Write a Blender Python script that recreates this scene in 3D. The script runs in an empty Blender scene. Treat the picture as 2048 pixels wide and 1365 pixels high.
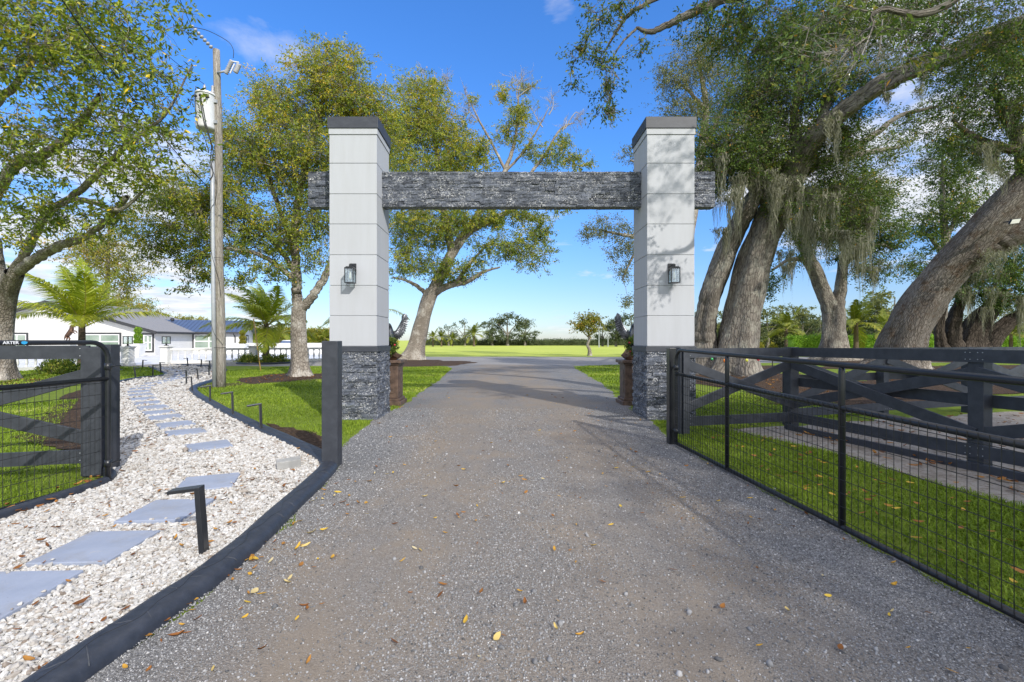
SUN_E, SKY_S, EXPO, CLOUD, CLOUD_FILL = 3.0, .15, .52, 5, 6.8
import bpy, math, random
import numpy as np
from mathutils import Vector, Matrix
rng = np.random.default_rng(7)
random.seed(7)
SC = bpy.context.scene
COL = SC.collection
F, VX, HY, EYE = 910.0, 1010.0, 681.0, 1.5     # focal length, principal point (in photo pixels), eye height


def P(px, py, d):
    return np.array([(px - VX) / F * d, d, EYE + (HY - py) / F * d])


def G(px, py, h=0.0):
    d = F * (EYE - h) / (py - HY)
    return np.array([(px - VX) / F * d, d, h])


# ------------------------------------------------------------------ materials
class NT:
    def __init__(s, name):
        s.m = bpy.data.materials.new(name); s.m.use_nodes = True
        s.t = s.m.node_tree; s.t.nodes.clear()
        s.out = s.t.nodes.new('ShaderNodeOutputMaterial')
    def n(s, typ, ins=None, **kw):
        nd = s.t.nodes.new('ShaderNode' + typ)
        for k, v in kw.items(): setattr(nd, k, v)
        for k, v in (ins or {}).items(): s.set(nd.inputs[k], v)
        return nd
    def set(s, sock, v):
        if isinstance(v, bpy.types.NodeSocket): s.t.links.new(v, sock)
        elif isinstance(v, bpy.types.Node): s.t.links.new(v.outputs[0], sock)
        else:
            if isinstance(v, (tuple, list)) and len(v) == 3 and sock.type == 'RGBA': v = (*v, 1)
            sock.default_value = v
    def ramp(s, fac, stops, interp='LINEAR'):
        r = s.n('ValToRGB', {'Fac': fac}); e = r.color_ramp.elements
        r.color_ramp.interpolation = interp
        while len(e) < len(stops): e.new(0.5)
        for i, (p, c) in enumerate(stops):
            e[i].position = p
            e[i].color = (*c, 1) if not isinstance(c, (int, float)) else (c, c, c, 1)
        return r.outputs[0]
    def mix(s, f, a, b, mode='MIX'):
        x = s.n('Mix', data_type='RGBA', blend_type=mode)
        s.set(x.inputs[0], f); s.set(x.inputs[6], a); s.set(x.inputs[7], b)
        return x.outputs[2]
    def math(s, op, a, b=0.0, clamp=False):
        x = s.n('Math', operation=op, use_clamp=clamp); s.set(x.inputs[0], a); s.set(x.inputs[1], b)
        return x.outputs[0]
    def noise(s, scale, vec=None, detail=4, rough=.55, dist=0):
        return s.n('TexNoise', {'Vector': vec or s.co(), 'Scale': scale, 'Detail': detail, 'Roughness': rough, 'Distortion': dist}).outputs['Fac']
    def co(s):
        if not hasattr(s, '_c'): s._c = s.n('TexCoord').outputs['Object']
        return s._c
    def pos(s):
        if not hasattr(s, '_p'): s._p = s.n('NewGeometry').outputs['Position']
        return s._p
    def scale(s, v, sc):
        return s.n('Mapping', {'Vector': v, 'Scale': sc}).outputs[0]
    def attr(s, name='rnd'):
        return s.n('Attribute', attribute_name=name).outputs['Fac']
    def bump(s, h, st=.3, d=.02):
        return s.n('Bump', {'Height': h, 'Strength': st, 'Distance': d}).outputs[0]
    def bsdf(s, col, rough=.6, metal=0.0, normal=None, spec=.5, **kw):
        b = s.n('BsdfPrincipled', {'Base Color': col, 'Roughness': rough, 'Metallic': metal, 'Specular IOR Level': spec})
        if normal is not None: s.set(b.inputs['Normal'], normal)
        for k, v in kw.items(): s.set(b.inputs[k], v)
        s.t.links.new(b.outputs[0], s.out.inputs[0])
        return b


def m_plain(name, c1, c2=None, rough=.6, scale=6, bs=60, bst=.15, metal=0, spec=.5, bd=.01):
    t = NT(name); c2 = c2 or tuple(x * .8 for x in c1)
    f = t.ramp(t.noise(scale, detail=6), [(.35, 0), (.65, 1)])
    t.bsdf(t.mix(f, c1, c2), rough, metal, t.bump(t.noise(bs, detail=5), bst, bd), spec)
    return t.m


def m_leaf(name, stops, rough=.45, trans=.3):
    t = NT(name)
    stops = [(p, tuple(min(.95, x * LEAFG) for x in c)) for p, c in stops] if name not in ('dry_leaf', 'grass_blade', 'spanish_moss') else stops
    col = t.ramp(t.attr(), stops)
    b = t.bsdf(col, rough, spec=.22)
    tr = t.n('BsdfTranslucent', {'Color': t.mix(1.0, col, (1.0, 1.05, .6), 'MULTIPLY')})
    mx = t.n('MixShader', {0: trans, 1: b.outputs[0], 2: tr.outputs[0]})
    t.t.links.new(mx.outputs[0], t.out.inputs[0])
    return t.m


def m_bark(name, dark, light, lichen=None, vs=9.0, st=.9, stretch=.28):
    t = NT(name)
    bc = t.n('Attribute', attribute_name='bark').outputs['Vector']
    wv = t.n('VectorMath', {0: bc, 1: t.n('TexNoise', {'Vector': bc, 'Scale': 2.5, 'Detail': 3}).outputs['Color']}, operation='ADD').outputs[0] if 0 else bc
    v = t.scale(wv, (1, 1, stretch))
    wp_ = t.n('Mix', {0: .09}, data_type='VECTOR'); t.set(wp_.inputs[4], v); t.set(wp_.inputs[5], t.n('TexNoise', {'Vector': t.scale(bc, (1, 1, .6)), 'Scale': 5.0, 'Detail': 4}).outputs['Color'])
    v2 = wp_.outputs[1]
    vo = t.n('TexVoronoi', {'Vector': v2, 'Scale': vs * 1.5, 'Randomness': 1.0}, feature='DISTANCE_TO_EDGE').outputs['Distance']
    n1 = t.noise(vs * 2.2, v2, 9, .7, .6); n3 = t.noise(.8, t.scale(bc, (1, 1, .5)), 5, .6)
    h = t.math('ADD', t.math('MULTIPLY', t.ramp(vo, [(0, 0), (.22, 1)]), .38), t.math('MULTIPLY', n1, .85))
    col = t.ramp(h, [(.28, dark), (.62, tuple((x * .45 + y * .55) for x, y in zip(dark, light))), (1.0, light)])
    col = t.mix(t.ramp(n3, [(.35, .55), (.6, 0)]), col, tuple(x * 1.5 for x in dark))
    if lichen: col = t.mix(t.ramp(t.noise(1.6, detail=7, rough=.7), [(.5, 0), (.64, .75)]), col, lichen)
    t.bsdf(col, .9, normal=t.bump(h, st, .06), spec=.2)
    return t.m


MT = {}
LEAFG = 1.55
def mats():
    M = MT
    # stucco of the pillars: pale grey paint, very faint streaks
    t = NT('pillar_stucco')
    st = t.noise(3.0, t.scale(t.co(), (2.2, 2.2, .25)), 6, .6)
    c = t.mix(t.ramp(st, [(.40, 0), (.72, .75)]), (.445, .463, .50), (.41, .425, .455))
    c = t.mix(t.math('MULTIPLY', t.attr(), .22), c, (.36, .37, .385))
    zc = t.n('SeparateXYZ', {'Vector': t.pos()}).outputs[2]; c = t.mix(t.math('MULTIPLY', t.ramp(zc, [(.0, 0), (1.0, 0)]) if 0 else t.ramp(t.noise(1.3, t.scale(t.pos(), (6, 6, .6)), 6, .7), [(.50, 0), (.72, .30)]), 1.0), c, (.38, .385, .395))
    t.bsdf(c, .75, normal=t.bump(t.noise(180, detail=4), .12, .004), spec=.3); M['stucco'] = t.m
    t = NT('charcoal_trim')
    c = t.mix(t.ramp(t.noise(5, t.scale(t.co(), (1, 1, 3)), 7, .7), [(.4, 0), (.7, 1)]), (.034, .039, .052), (.054, .061, .077))
    t.bsdf(c, .55, normal=t.bump(t.noise(90), .1, .004)); M['charcoal'] = t.m
    # split-face ledger stone: dark slate with white quartz flecks
    t = NT('ledger_stone')
    v = t.scale(t.co(), (1, 1, 1.15))
    n1 = t.noise(14, v, 9, .7, .8); n2 = t.noise(38, v, 6, .6)
    base = t.mix(t.attr(), (.026, .032, .046), (.125, .142, .182))
    base = t.mix(t.ramp(n1, [(.42, 0), (.80, .8)]), base, (.165, .188, .235))
    base = t.mix(t.ramp(n2, [(.30, .8), (.46, 0)]), base, (.022, .024, .03))
    fl = t.math('MULTIPLY', t.ramp(t.noise(19, t.scale(t.co(), (1, 1, 1.3)), 5, .72, 2.2), [(.55, 0), (.60, 1)]), t.ramp(t.noise(6, v, 3), [(.42, 0), (.56, 1)]))
    base = t.mix(fl, base, (.72, .72, .72))
    h = t.math('ADD', t.math('MULTIPLY', n1, 1.0), t.math('MULTIPLY', n2, .5))
    t.bsdf(base, .55, normal=t.bump(h, 1.0, .035), spec=.5); M['stone'] = t.m
    M['black_metal'] = m_plain('black_painted_steel', (.012, .014, .018), (.02, .022, .027), .32, 8, 120, .08)
    M['wire'] = m_plain('black_coated_wire', (.010, .011, .013), (.016, .017, .02), .4, 8, 120, .05)
    t = NT('black_fence_paint')
    v = t.scale(t.co(), (1, 1, 1))
    g = t.noise(9, v, 8, .65)
    sp = t.ramp(t.noise(70, None, 2), [(.76, 0), (.80, 1)])
    c = t.mix(t.ramp(g, [(.35, 0), (.7, 1)]), (.026, .030, .040), (.046, .052, .066))
    c = t.mix(sp, c, (.13, .13, .13))
    t.bsdf(c, .5, normal=t.bump(g, .25, .01), spec=.5); M['fence'] = t.m
    t = NT('black_stamped_kerb')
    g = t.noise(16, None, 8, .65)
    c = t.mix(t.ramp(g, [(.35, 0), (.7, 1)]), (.020, .025, .037), (.037, .044, .062))
    sp = t.ramp(t.noise(110, None, 2), [(.70, 0), (.78, .6)])
    c = t.mix(sp, c, (.12, .125, .14))
    t.bsdf(c, .5, normal=t.bump(g, .3, .012)); M['kerb'] = t.m
    M['kerb_line'] = m_plain('kerb_joint_dust', (.075, .082, .097), (.05, .055, .066), .8, 20)
    # paving slabs
    t = NT('blue_grey_slab')
    g = t.noise(4, None, 8, .65)
    c = t.mix(t.ramp(g, [(.35, 0), (.7, 1)]), (.25, .29, .385), (.31, .35, .45))
    sp = t.ramp(t.noise(150, None, 2), [(.70, 0), (.76, 1)])
    c = t.mix(sp, c, (.15, .155, .17))
    ed = t.ramp(t.noise(2.6, t.pos(), 8, .75), [(.48, 0), (.70, .75)])
    c = t.mix(ed, c, (.255, .255, .265)); c = t.mix(t.ramp(t.noise(9, t.pos(), 8, .8), [(.60, 0), (.72, .6)]), c, (.42, .41, .395))
    t.bsdf(c, .7, normal=t.bump(t.noise(60), .2, .005), spec=.3); M['slab'] = t.m
    # white pebbles
    t = NT('white_pebble')
    c = t.ramp(t.attr(), [(0, (.17, .13, .10)), (.05, (.28, .24, .205)), (.16, (.37, .35, .325)), (.5, (.445, .438, .425)), (1, (.57, .565, .56))])
    c = t.mix(t.ramp(t.noise(45, None, 5), [(.45, 0), (.75, .5)]), c, (.56, .51, .46))
    t.bsdf(c, .7, spec=.3); M['pebble'] = t.m
    t = NT('pebble_bed')
    vo = t.n('TexVoronoi', {'Vector': t.pos(), 'Scale': 26}); de = t.n('TexVoronoi', {'Vector': t.pos(), 'Scale': 26}, feature='DISTANCE_TO_EDGE').outputs['Distance']
    c = t.ramp(t.n('SeparateColor', {'Color': vo.outputs['Color']}).outputs[0], [(0, (.27, .235, .205)), (.25, (.38, .36, .335)), (1, (.50, .49, .475))])
    c = t.mix(t.ramp(de, [(.0, 1), (.09, 0)]), c, (.15, .125, .10))
    t.bsdf(c, .8, normal=t.bump(t.ramp(de, [(0, 0), (.25, 1)]), .9, .02), spec=.3); M['pebble_bed'] = t.m
    # crushed-stone drive: pale chips, compacted brown dust in the two wheel tracks
    t = NT('crushed_stone_drive')
    p = t.pos()
    v1 = t.n('TexVoronoi', {'Vector': p, 'Scale': 95}); v2 = t.n('TexVoronoi', {'Vector': p, 'Scale': 210})
    r1 = t.n('SeparateColor', {'Color': v1.outputs['Color']}).outputs[0]; r2 = t.n('SeparateColor', {'Color': v2.outputs['Color']}).outputs[1]
    chips = t.mix(.55, t.ramp(r1, [(0, (.070, .072, .076)), (.45, (.180, .183, .193)), (.8, (.27, .274, .286)), (1, (.46, .465, .48))]),
                  t.ramp(r2, [(0, (.070, .070, .073)), (.5, (.188, .188, .195)), (.85, (.28, .28, .288)), (1, (.48, .48, .49))]))
    fine = t.mix(.22, t.ramp(t.noise(260, p, 3), [(.3, (.175, .137, .099)), (.7, (.300, .244, .184))]), chips)
    sx = t.n('SeparateXYZ', {'Vector': p}); wob = t.math('MULTIPLY', t.math('SUBTRACT', t.noise(.35, p, 3), .5), 1.6)
    x = t.math('ADD', sx.outputs[0], wob)
    def track(cx, w):
        d = t.math('DIVIDE', t.math('ABSOLUTE', t.math('SUBTRACT', x, cx)), w)
        return t.math('MULTIPLY', t.math('SUBTRACT', 1.0, d, True), 1.7, True)
    tr = t.math('ADD', track(-.72, 1.15), track(1.05, 1.1), True)
    tr = t.math('MULTIPLY', tr, t.ramp(t.noise(1.1, t.scale(p, (1, .35, 1)), 6, .65), [(.30, .25), (.62, 1.0)]))
    tr = t.math('ADD', tr, t.ramp(t.noise(.8, p, 7, .7), [(.50, 0), (.70, .75)]), True)
    c = t.mix(tr, chips, fine)
    c = t.mix(t.ramp(t.noise(.5, p, 5, .6), [(.4, 0), (.7, .35)]), c, (.15, .142, .138))
    h = t.math('ADD', t.math('MULTIPLY', v1.outputs['Distance'], .8), t.math('MULTIPLY', v2.outputs['Distance'], .5))
    st = t.math('SUBTRACT', 1.0, t.math('MULTIPLY', tr, .65))
    nb = t.n('Bump', {'Height': h, 'Strength': st, 'Distance': .012}, invert=True).outputs[0]
    t.bsdf(c, .85, normal=nb, spec=.25); M['drive'] = t.m
    t = NT('lane_gravel')
    p = t.pos()
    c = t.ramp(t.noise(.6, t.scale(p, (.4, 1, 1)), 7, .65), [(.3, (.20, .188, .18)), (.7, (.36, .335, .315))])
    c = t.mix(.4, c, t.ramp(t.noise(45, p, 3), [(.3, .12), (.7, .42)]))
    t.bsdf(c, .9, normal=t.bump(t.noise(60, p), .5, .02), spec=.2); M['lane'] = t.m
    t = NT('stone_chip')
    c = t.ramp(t.attr(), [(0, (.08, .081, .085)), (.4, (.195, .197, .206)), (.8, (.30, .303, .315)), (.98, (.40, .40, .41)), (1, (.60, .59, .58))])
    t.bsdf(c, .75, spec=.3); M['chip'] = t.m
    # lawn ground
    t = NT('lawn_turf')
    p = t.pos()
    n1 = t.noise(1.2, p, 7, .65); n2 = t.noise(38, p, 4, .7)
    c = t.ramp(n1, [(.3, (.13, .20, .018)), (.5, (.175, .255, .022)), (.72, (.25, .30, .04))])
    c = t.mix(.45, c, t.ramp(n2, [(.3, (.07, .11, .016)), (.7, (.28, .35, .06))]))
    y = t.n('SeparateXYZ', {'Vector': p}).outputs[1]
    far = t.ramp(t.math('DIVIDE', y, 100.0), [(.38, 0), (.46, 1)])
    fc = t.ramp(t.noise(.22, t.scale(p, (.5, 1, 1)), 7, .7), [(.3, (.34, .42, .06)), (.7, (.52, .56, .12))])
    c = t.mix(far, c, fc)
    t.bsdf(c, .9, normal=t.bump(t.noise(50, p, 6, .7), .8, .05), spec=.15); M['turf'] = t.m
    t = NT('bark_mulch')
    p = t.pos()
    c = t.ramp(t.noise(22, p, 7, .75), [(.32, (.030, .020, .015)), (.55, (.10, .068, .048)), (.75, (.26, .185, .13))])
    t.bsdf(c, .95, normal=t.bump(t.noise(30, p, 7, .7), 1.0, .06), spec=.1); M['mulch'] = t.m
    t = NT('grey_sand')
    p = t.pos()
    c = t.ramp(t.noise(2.5, p, 8, .7), [(.3, (.25, .225, .20)), (.7, (.48, .45, .42))])
    c = t.mix(t.ramp(t.noise(16, p, 6, .75), [(.50, 0), (.64, .8)]), c, (.15, .105, .068))
    t.bsdf(c, .95, normal=t.bump(t.noise(25, p, 7, .7), .9, .05), spec=.1); M['sand'] = t.m
    t = NT('patio_paving')
    br = t.n('TexBrick', {'Vector': t.pos(), 'Color1': (.62, .62, .64, 1), 'Color2': (.70, .70, .72, 1), 'Mortar': (.34, .34, .36, 1), 'Scale': 1.0, 'Mortar Size': .012, 'Brick Width': .9, 'Row Height': .6})
    t.bsdf(t.mix(t.ramp(t.noise(.9, t.pos(), 5), [(.4, 0), (.7, .3)]), br.outputs[0], (.45, .45, .48)), .5); M['patio'] = t.m
    # grass blades, litter leaves
    M['blade'] = m_leaf('grass_blade', [(0, (.095, .155, .011)), (.35, (.185, .275, .017)), (.7, (.285, .385, .032)), (.93, (.44, .50, .09)), (1, (.58, .52, .20))], .5, .25)
    M['litter'] = m_leaf('dry_leaf', [(0, (.12, .048, .018)), (.3, (.25, .10, .028)), (.55, (.38, .19, .045)), (.75, (.52, .30, .04)), (.9, (.60, .42, .06)), (1, (.55, .47, .30))], .55, .1)
    # foliage kinds
    M['leaf_broad'] = m_leaf('broad_glossy_leaf', [(0, (.045, .075, .014)), (.4, (.115, .160, .022)), (.72, (.22, .25, .028)), (.9, (.30, .255, .035)), (.965, (.40, .30, .035)), (1, (.60, .42, .03))], .34, .32)
    M['leaf_olive'] = m_leaf('olive_oak_leaf', [(0, (.055, .085, .015)), (.3, (.115, .160, .021)), (.6, (.22, .235, .026)), (.85, (.36, .30, .030)), (1, (.46, .29, .04))], .42, .3)
    M['leaf_oak'] = m_leaf('green_oak_leaf', [(0, (.022, .046, .013)), (.4, (.056, .095, .020)), (.75, (.115, .155, .027)), (.95, (.22, .19, .035)), (1, (.36, .19, .03))], .42, .3)
    M['leaf_pale'] = m_leaf('pale_oak_leaf', [(0, (.055, .072, .028)), (.4, (.11, .122, .045)), (.8, (.185, .185, .065)), (1, (.27, .23, .07))], .5, .3)
    M['leaf_yellow'] = m_leaf('yellow_tinged_leaf', [(0, (.065, .085, .016)), (.4, (.15, .155, .024)), (.8, (.28, .225, .032)), (1, (.36, .17, .04))], .5, .3)
    M['leaf_hedge'] = m_leaf('hedge_leaf', [(0, (.06, .12, .014)), (.5, (.14, .25, .025)), (1, (.28, .38, .05))], .4, .3)
    M['leaf_shrub'] = m_leaf('variegated_leaf', [(0, (.045, .085, .016)), (.5, (.13, .18, .03)), (.8, (.36, .34, .06)), (1, (.75, .55, .09))], .45, .3)
    M['leaf_far'] = m_leaf('distant_leaf', [(0, (.036, .052, .030)), (.5, (.072, .092, .045)), (1, (.125, .135, .060))], .6, .25)
    M['palm_leaf'] = m_leaf('palm_leaflet', [(0, (.075, .12, .012)), (.4, (.20, .245, .02)), (.8, (.38, .37, .03)), (1, (.52, .42, .06))], .4, .3)
    M['palm_leaf_olive'] = m_leaf('olive_palm_leaflet', [(0, (.05, .08, .014)), (.4, (.105, .13, .02)), (.8, (.20, .20, .03)), (1, (.34, .27, .05))], .45, .3)
    M['palm_stem'] = m_plain('palm_rachis', (.34, .30, .06), (.22, .24, .05), .5, 5)
    M['palm_trunk'] = m_bark('palm_trunk_bark', (.075, .055, .04), (.24, .185, .135), None, 12, .8, 3.0)
    M['moss'] = m_leaf('spanish_moss', [(0, (.17, .172, .135)), (.5, (.28, .28, .22)), (1, (.40, .39, .31))], .9, .35)
    M['bark_pale'] = m_bark('pale_oak_bark', (.10, .085, .068), (.46, .41, .355), (.56, .53, .48), 10, .9, .45)
    M['bark_oak'] = m_bark('live_oak_bark', (.065, .056, .048), (.37, .335, .29), (.34, .33, .28), 8, 1.0, .25)
    M['bark_lean'] = m_bark('furrowed_brown_bark', (.046, .038, .032), (.29, .262, .235), (.085, .052, .030), 9, 1.0, .25)
    M['bark_dark'] = m_bark('dark_gnarled_bark', (.018, .014, .011), (.14, .115, .095), None, 6, 1.0, .3)
    M['twig_pale'] = m_plain('bare_twig', (.42, .39, .36), (.3, .27, .25), .9, 8)
    # objects
    M['pole_wood'] = m_bark('weathered_pole_wood', (.15, .13, .11), (.47, .44, .40), (.32, .31, .24), 14, .7, .06)
    M['galv'] = m_plain('galvanised_grey', (.36, .385, .42), (.46, .48, .51), .45, 4, 80, .06, .2)
    M['white_enamel'] = m_plain('white_enamel', (.74, .755, .77), (.66, .67, .68), .35, 5, 60, .05)
    M['porcelain'] = m_plain('grey_porcelain', (.30, .31, .33), (.42, .42, .44), .25, 8, 60, .05)
    M['black_rubber'] = m_plain('black_cable', (.012, .012, .013), (.02, .02, .02), .6)
    M['bronze'] = m_plain('silvered_bronze', (.045, .050, .060), (.17, .18, .205), .35, 14, 40, .4, .75)
    M['bronze_dark'] = m_plain('brown_bronze', (.09, .05, .032), (.17, .10, .065), .4, 14, 40, .3, .6)
    M['pedestal'] = m_plain('rusty_brown_stone', (.065, .042, .033), (.15, .098, .074), .55, 9, 35, .35, .1)
    M['white_stone'] = m_plain('weathered_white_stone', (.76, .76, .755), (.60, .61, .62), .8, 1.6, 25, .3)
    M['house_wall'] = m_plain('white_house_stucco', (.66, .655, .65), (.61, .605, .60), .85, 2, 70, .2)
    M['house_white'] = m_plain('white_window_frame', (.82, .82, .82), (.78, .78, .78), .5)
    M['shingle'] = m_plain('grey_roof_shingle', (.27, .27, .285), (.18, .18, .19), .9, 12, 30, .4)
    M['metal_roof'] = m_plain('navy_metal_roof', (.085, .12, .205), (.10, .14, .23), .38, 3, 20, .05, .3)
    M['house_trim'] = m_plain('dark_house_trim', (.03, .031, .036), (.04, .041, .047), .5)
    t = NT('window_glass')
    t.bsdf(t.ramp(t.noise(.7, t.pos(), 3), [(.35, (.14, .21, .16)), (.65, (.30, .36, .31))]), .06, spec=.8); M['pane'] = t.m
    t = NT('lantern_glass')
    gl = t.n('BsdfGlossy', {'Color': (.9, .93, .95, 1), 'Roughness': .03}); tp = t.n('BsdfTransparent', {'Color': (.90, .94, .95, 1)})
    mx = t.n('MixShader', {0: .14, 1: tp.outputs[0], 2: gl.outputs[0]}); t.t.links.new(mx.outputs[0], t.out.inputs[0]); M['glass'] = t.m
    M['bulb'] = m_plain('frosted_bulb', (.8, .74, .62), (.8, .76, .66), .3)
    M['concrete'] = m_plain('grey_concrete', (.36, .36, .35), (.25, .25, .245), .9, 8, 80, .4)
    M['car_paint'] = m_plain('white_car_paint', (.80, .80, .80), (.79, .79, .79), .2)
    M['car_glass'] = m_plain('blue_tinted_car_glass', (.04, .085, .20), (.05, .10, .22), .08)
    M['tyre'] = m_plain('tyre_rubber', (.02, .02, .02), (.03, .03, .03), .8)
    M['bamboo'] = m_plain('yellow_bamboo', (.42, .27, .08), (.33, .21, .07), .5, 6)
    for nm, c in (('orange', (.85, .22, .02)), ('green', (.03, .35, .10)), ('yellow', (.5, .5, .06)), ('red', (.55, .02, .06))):
        M['ball_' + nm] = m_plain(nm + '_ornament', c, c, .3)
    M['letter'] = m_plain('white_lettering', (.78, .79, .8), (.75, .76, .78), .5)
    M['badge'] = m_plain('blue_badge', (.03, .33, .66), (.04, .38, .70), .4)
    M['lens'] = m_plain('frosted_lens', (.7, .7, .68), (.66, .66, .64), .4)


# ------------------------------------------------------------------ mesh builder
class MB:
    def __init__(s):
        s.V, s.F, s.A, s.B, s.n = [], [], [], [], 0
    def add(s, V, Fs, m=0, a=0.5, b=None):
        V = np.asarray(V, float).reshape(-1, 3)
        Fs = Fs if isinstance(Fs, list) else [Fs]
        for f in Fs:
            f = np.asarray(f, np.int64)
            if f.size: s.F.append((f + s.n, m))
        s.V.append(V); s.A.append(np.broadcast_to(np.asarray(a, np.float32), (len(V),))); s.B.append(V if b is None else np.asarray(b, float)); s.n += len(V)
        return s
    # --- primitives
    def obox(s, c, ax, ay, az, m=0, a=.5):      # centre and three half-axis vectors
        c, ax, ay, az = (np.asarray(q, float) for q in (c, ax, ay, az))
        V = [c + i * ax + j * ay + k * az for k in (-1, 1) for j in (-1, 1) for i in (-1, 1)]
        return s.add(V, np.array([[0, 2, 3, 1], [4, 5, 7, 6], [0, 1, 5, 4], [2, 6, 7, 3], [0, 4, 6, 2], [1, 3, 7, 5]]), m, a)
    def box(s, x0, x1, y0, y1, z0, z1, m=0, a=.5):
        return s.obox(((x0 + x1) / 2, (y0 + y1) / 2, (z0 + z1) / 2), ((x1 - x0) / 2, 0, 0), (0, (y1 - y0) / 2, 0), (0, 0, (z1 - z0) / 2), m, a)
    def plank(s, p, q, w, h, up=(0, 0, 1), m=0, off=0.0, a=.5):   # bar from p to q, h along up, w across, off = shift across
        p, q = np.asarray(p, float), np.asarray(q, float); d = q - p; L = np.linalg.norm(d); d = d / L
        up = np.asarray(up, float); sd = np.cross(d, up); sd /= np.linalg.norm(sd); u = np.cross(sd, d)
        return s.obox((p + q) / 2 + sd * off, d * L / 2, sd * w / 2, u * h / 2, m, a)
    def tube(s, pts, rad, n=8, m=0, a=.5, cap=True, ridge=None, seed=0):
        pts = np.asarray(pts, float); k = len(pts); rad = np.broadcast_to(np.asarray(rad, float), (k,))
        T = np.gradient(pts, axis=0); T /= np.linalg.norm(T, axis=1)[:, None] + 1e-9
        r0 = np.array([1.0, 0, 0]) if abs(T[0][0]) < .8 else np.array([0, 1.0, 0])
        u = np.cross(T[0], np.cross(r0, T[0])); u /= np.linalg.norm(u)
        th = np.arange(n) * 2 * math.pi / n; rings = []
        for i in range(k):
            u = u - T[i] * np.dot(u, T[i]); u /= np.linalg.norm(u) + 1e-9; w = np.cross(T[i], u)
            r = rad[i]
            if ridge is not None: r = rad[i] * ridge(i, th)
            rings.append(pts[i] + (np.cos(th) * r)[:, None] * u + (np.sin(th) * r)[:, None] * w)
        V = np.concatenate(rings); j = np.arange(n); j2 = (j + 1) % n
        Q = np.concatenate([np.stack([i * n + j, i * n + j2, (i + 1) * n + j2, (i + 1) * n + j], 1) for i in range(k - 1)])
        Fs = [Q]
        if cap:
            Fs += [np.arange(n)[::-1][None, :], (np.arange(n) + (k - 1) * n)[None, :]]
        ln = np.r_[0, np.cumsum(np.linalg.norm(np.diff(pts, axis=0), axis=1))] + pts[0, 2] + seed
        rm_ = np.maximum(rad, rad.max() * .6)
        B = np.stack([(np.cos(th)[None, :] * rm_[:, None]).ravel(), (np.sin(th)[None, :] * rm_[:, None]).ravel(), np.repeat(ln, n)], 1)
        return s.add(V, Fs, m, a, B)
    def cyl(s, p, q, r, r2=None, n=12, m=0, a=.5):
        return s.tube([p, q], [r, r if r2 is None else r2], n, m, a)
    def lathe(s, c, prof, n=16, m=0, a=.5):          # prof: (radius, height)
        c = np.asarray(c, float); th = np.arange(n) * 2 * math.pi / n; k = len(prof)
        V = np.concatenate([c + np.stack([np.cos(th) * r, np.sin(th) * r, np.full(n, z)], 1) for r, z in prof])
        j = np.arange(n); j2 = (j + 1) % n
        Q = np.concatenate([np.stack([i * n + j, i * n + j2, (i + 1) * n + j2, (i + 1) * n + j], 1) for i in range(k - 1)])
        return s.add(V, [Q, np.arange(n)[::-1][None, :], (np.arange(n) + (k - 1) * n)[None, :]], m, a)
    def ball(s, c, r, n=10, m=0, a=.5, sc=(1, 1, 1)):
        th = np.linspace(-math.pi / 2, math.pi / 2, n); c = np.asarray(c, float)
        t2 = np.arange(n + 4) * 2 * math.pi / (n + 4); k = n + 4
        V = np.concatenate([c + np.array(sc) * r * np.stack([math.cos(x) * np.cos(t2), math.cos(x) * np.sin(t2), np.full(k, math.sin(x))], 1) for x in th])
        j = np.arange(k); j2 = (j + 1) % k
        return s.add(V, np.concatenate([np.stack([i * k + j, i * k + j2, (i + 1) * k + j2, (i + 1) * k + j], 1) for i in range(n - 1)]), m, a)
    def prism(s, poly, z0, z1, m=0, a=.5, bottom=True):
        poly = np.asarray(poly, float)[:, :2]; k = len(poly)
        ar = np.sum(poly[:, 0] * np.roll(poly[:, 1], -1) - poly[:, 1] * np.roll(poly[:, 0], -1))
        if ar < 0: poly = poly[::-1]
        V = np.concatenate([np.c_[poly, np.full(k, z0)], np.c_[poly, np.full(k, z1)]]); j = np.arange(k); j2 = (j + 1) % k
        Fs = [np.stack([j, j2, k + j2, k + j], 1), (k + j)[None, :]]
        if bottom: Fs.append(j[::-1][None, :])
        return s.add(V, Fs, m, a)
    def sheet(s, poly, z, m=0):
        poly = np.asarray(poly, float)[:, :2]; k = len(poly)
        ar = np.sum(poly[:, 0] * np.roll(poly[:, 1], -1) - poly[:, 1] * np.roll(poly[:, 0], -1))
        if ar < 0: poly = poly[::-1]
        return s.add(np.c_[poly, np.full(k, z)], np.arange(k)[None, :], m)
    def build(s, name, mat, parent=None, smooth=False, bevel=0, origin=None):
        V = np.concatenate(s.V) if s.V else np.zeros((0, 3)); A = np.concatenate(s.A)
        o0 = np.zeros(3)
        if parent is not None:
            q = parent
            while q is not None: o0 = o0 + np.array(q.location); q = q.parent
        elif origin is not None: o0 = np.asarray(origin, float)
        V = V - o0
        me = bpy.data.meshes.new(name); me.vertices.add(len(V)); me.vertices.foreach_set('co', V.astype(np.float32).ravel())
        li = np.concatenate([f.ravel() for f, _ in s.F]); tot = np.concatenate([np.full(len(f), f.shape[1]) for f, _ in s.F])
        mi = np.concatenate([np.full(len(f), m) for f, m in s.F])
        me.loops.add(len(li)); me.loops.foreach_set('vertex_index', li.astype(np.int32))
        me.polygons.add(len(tot)); me.polygons.foreach_set('loop_start', np.r_[0, np.cumsum(tot)[:-1]].astype(np.int32))
        me.polygons.foreach_set('material_index', mi.astype(np.int32))
        me.polygons.foreach_set('use_smooth', np.full(len(tot), smooth))
        at = me.attributes.new('rnd', 'FLOAT', 'POINT'); at.data.foreach_set('value', A.astype(np.float32))
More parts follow.
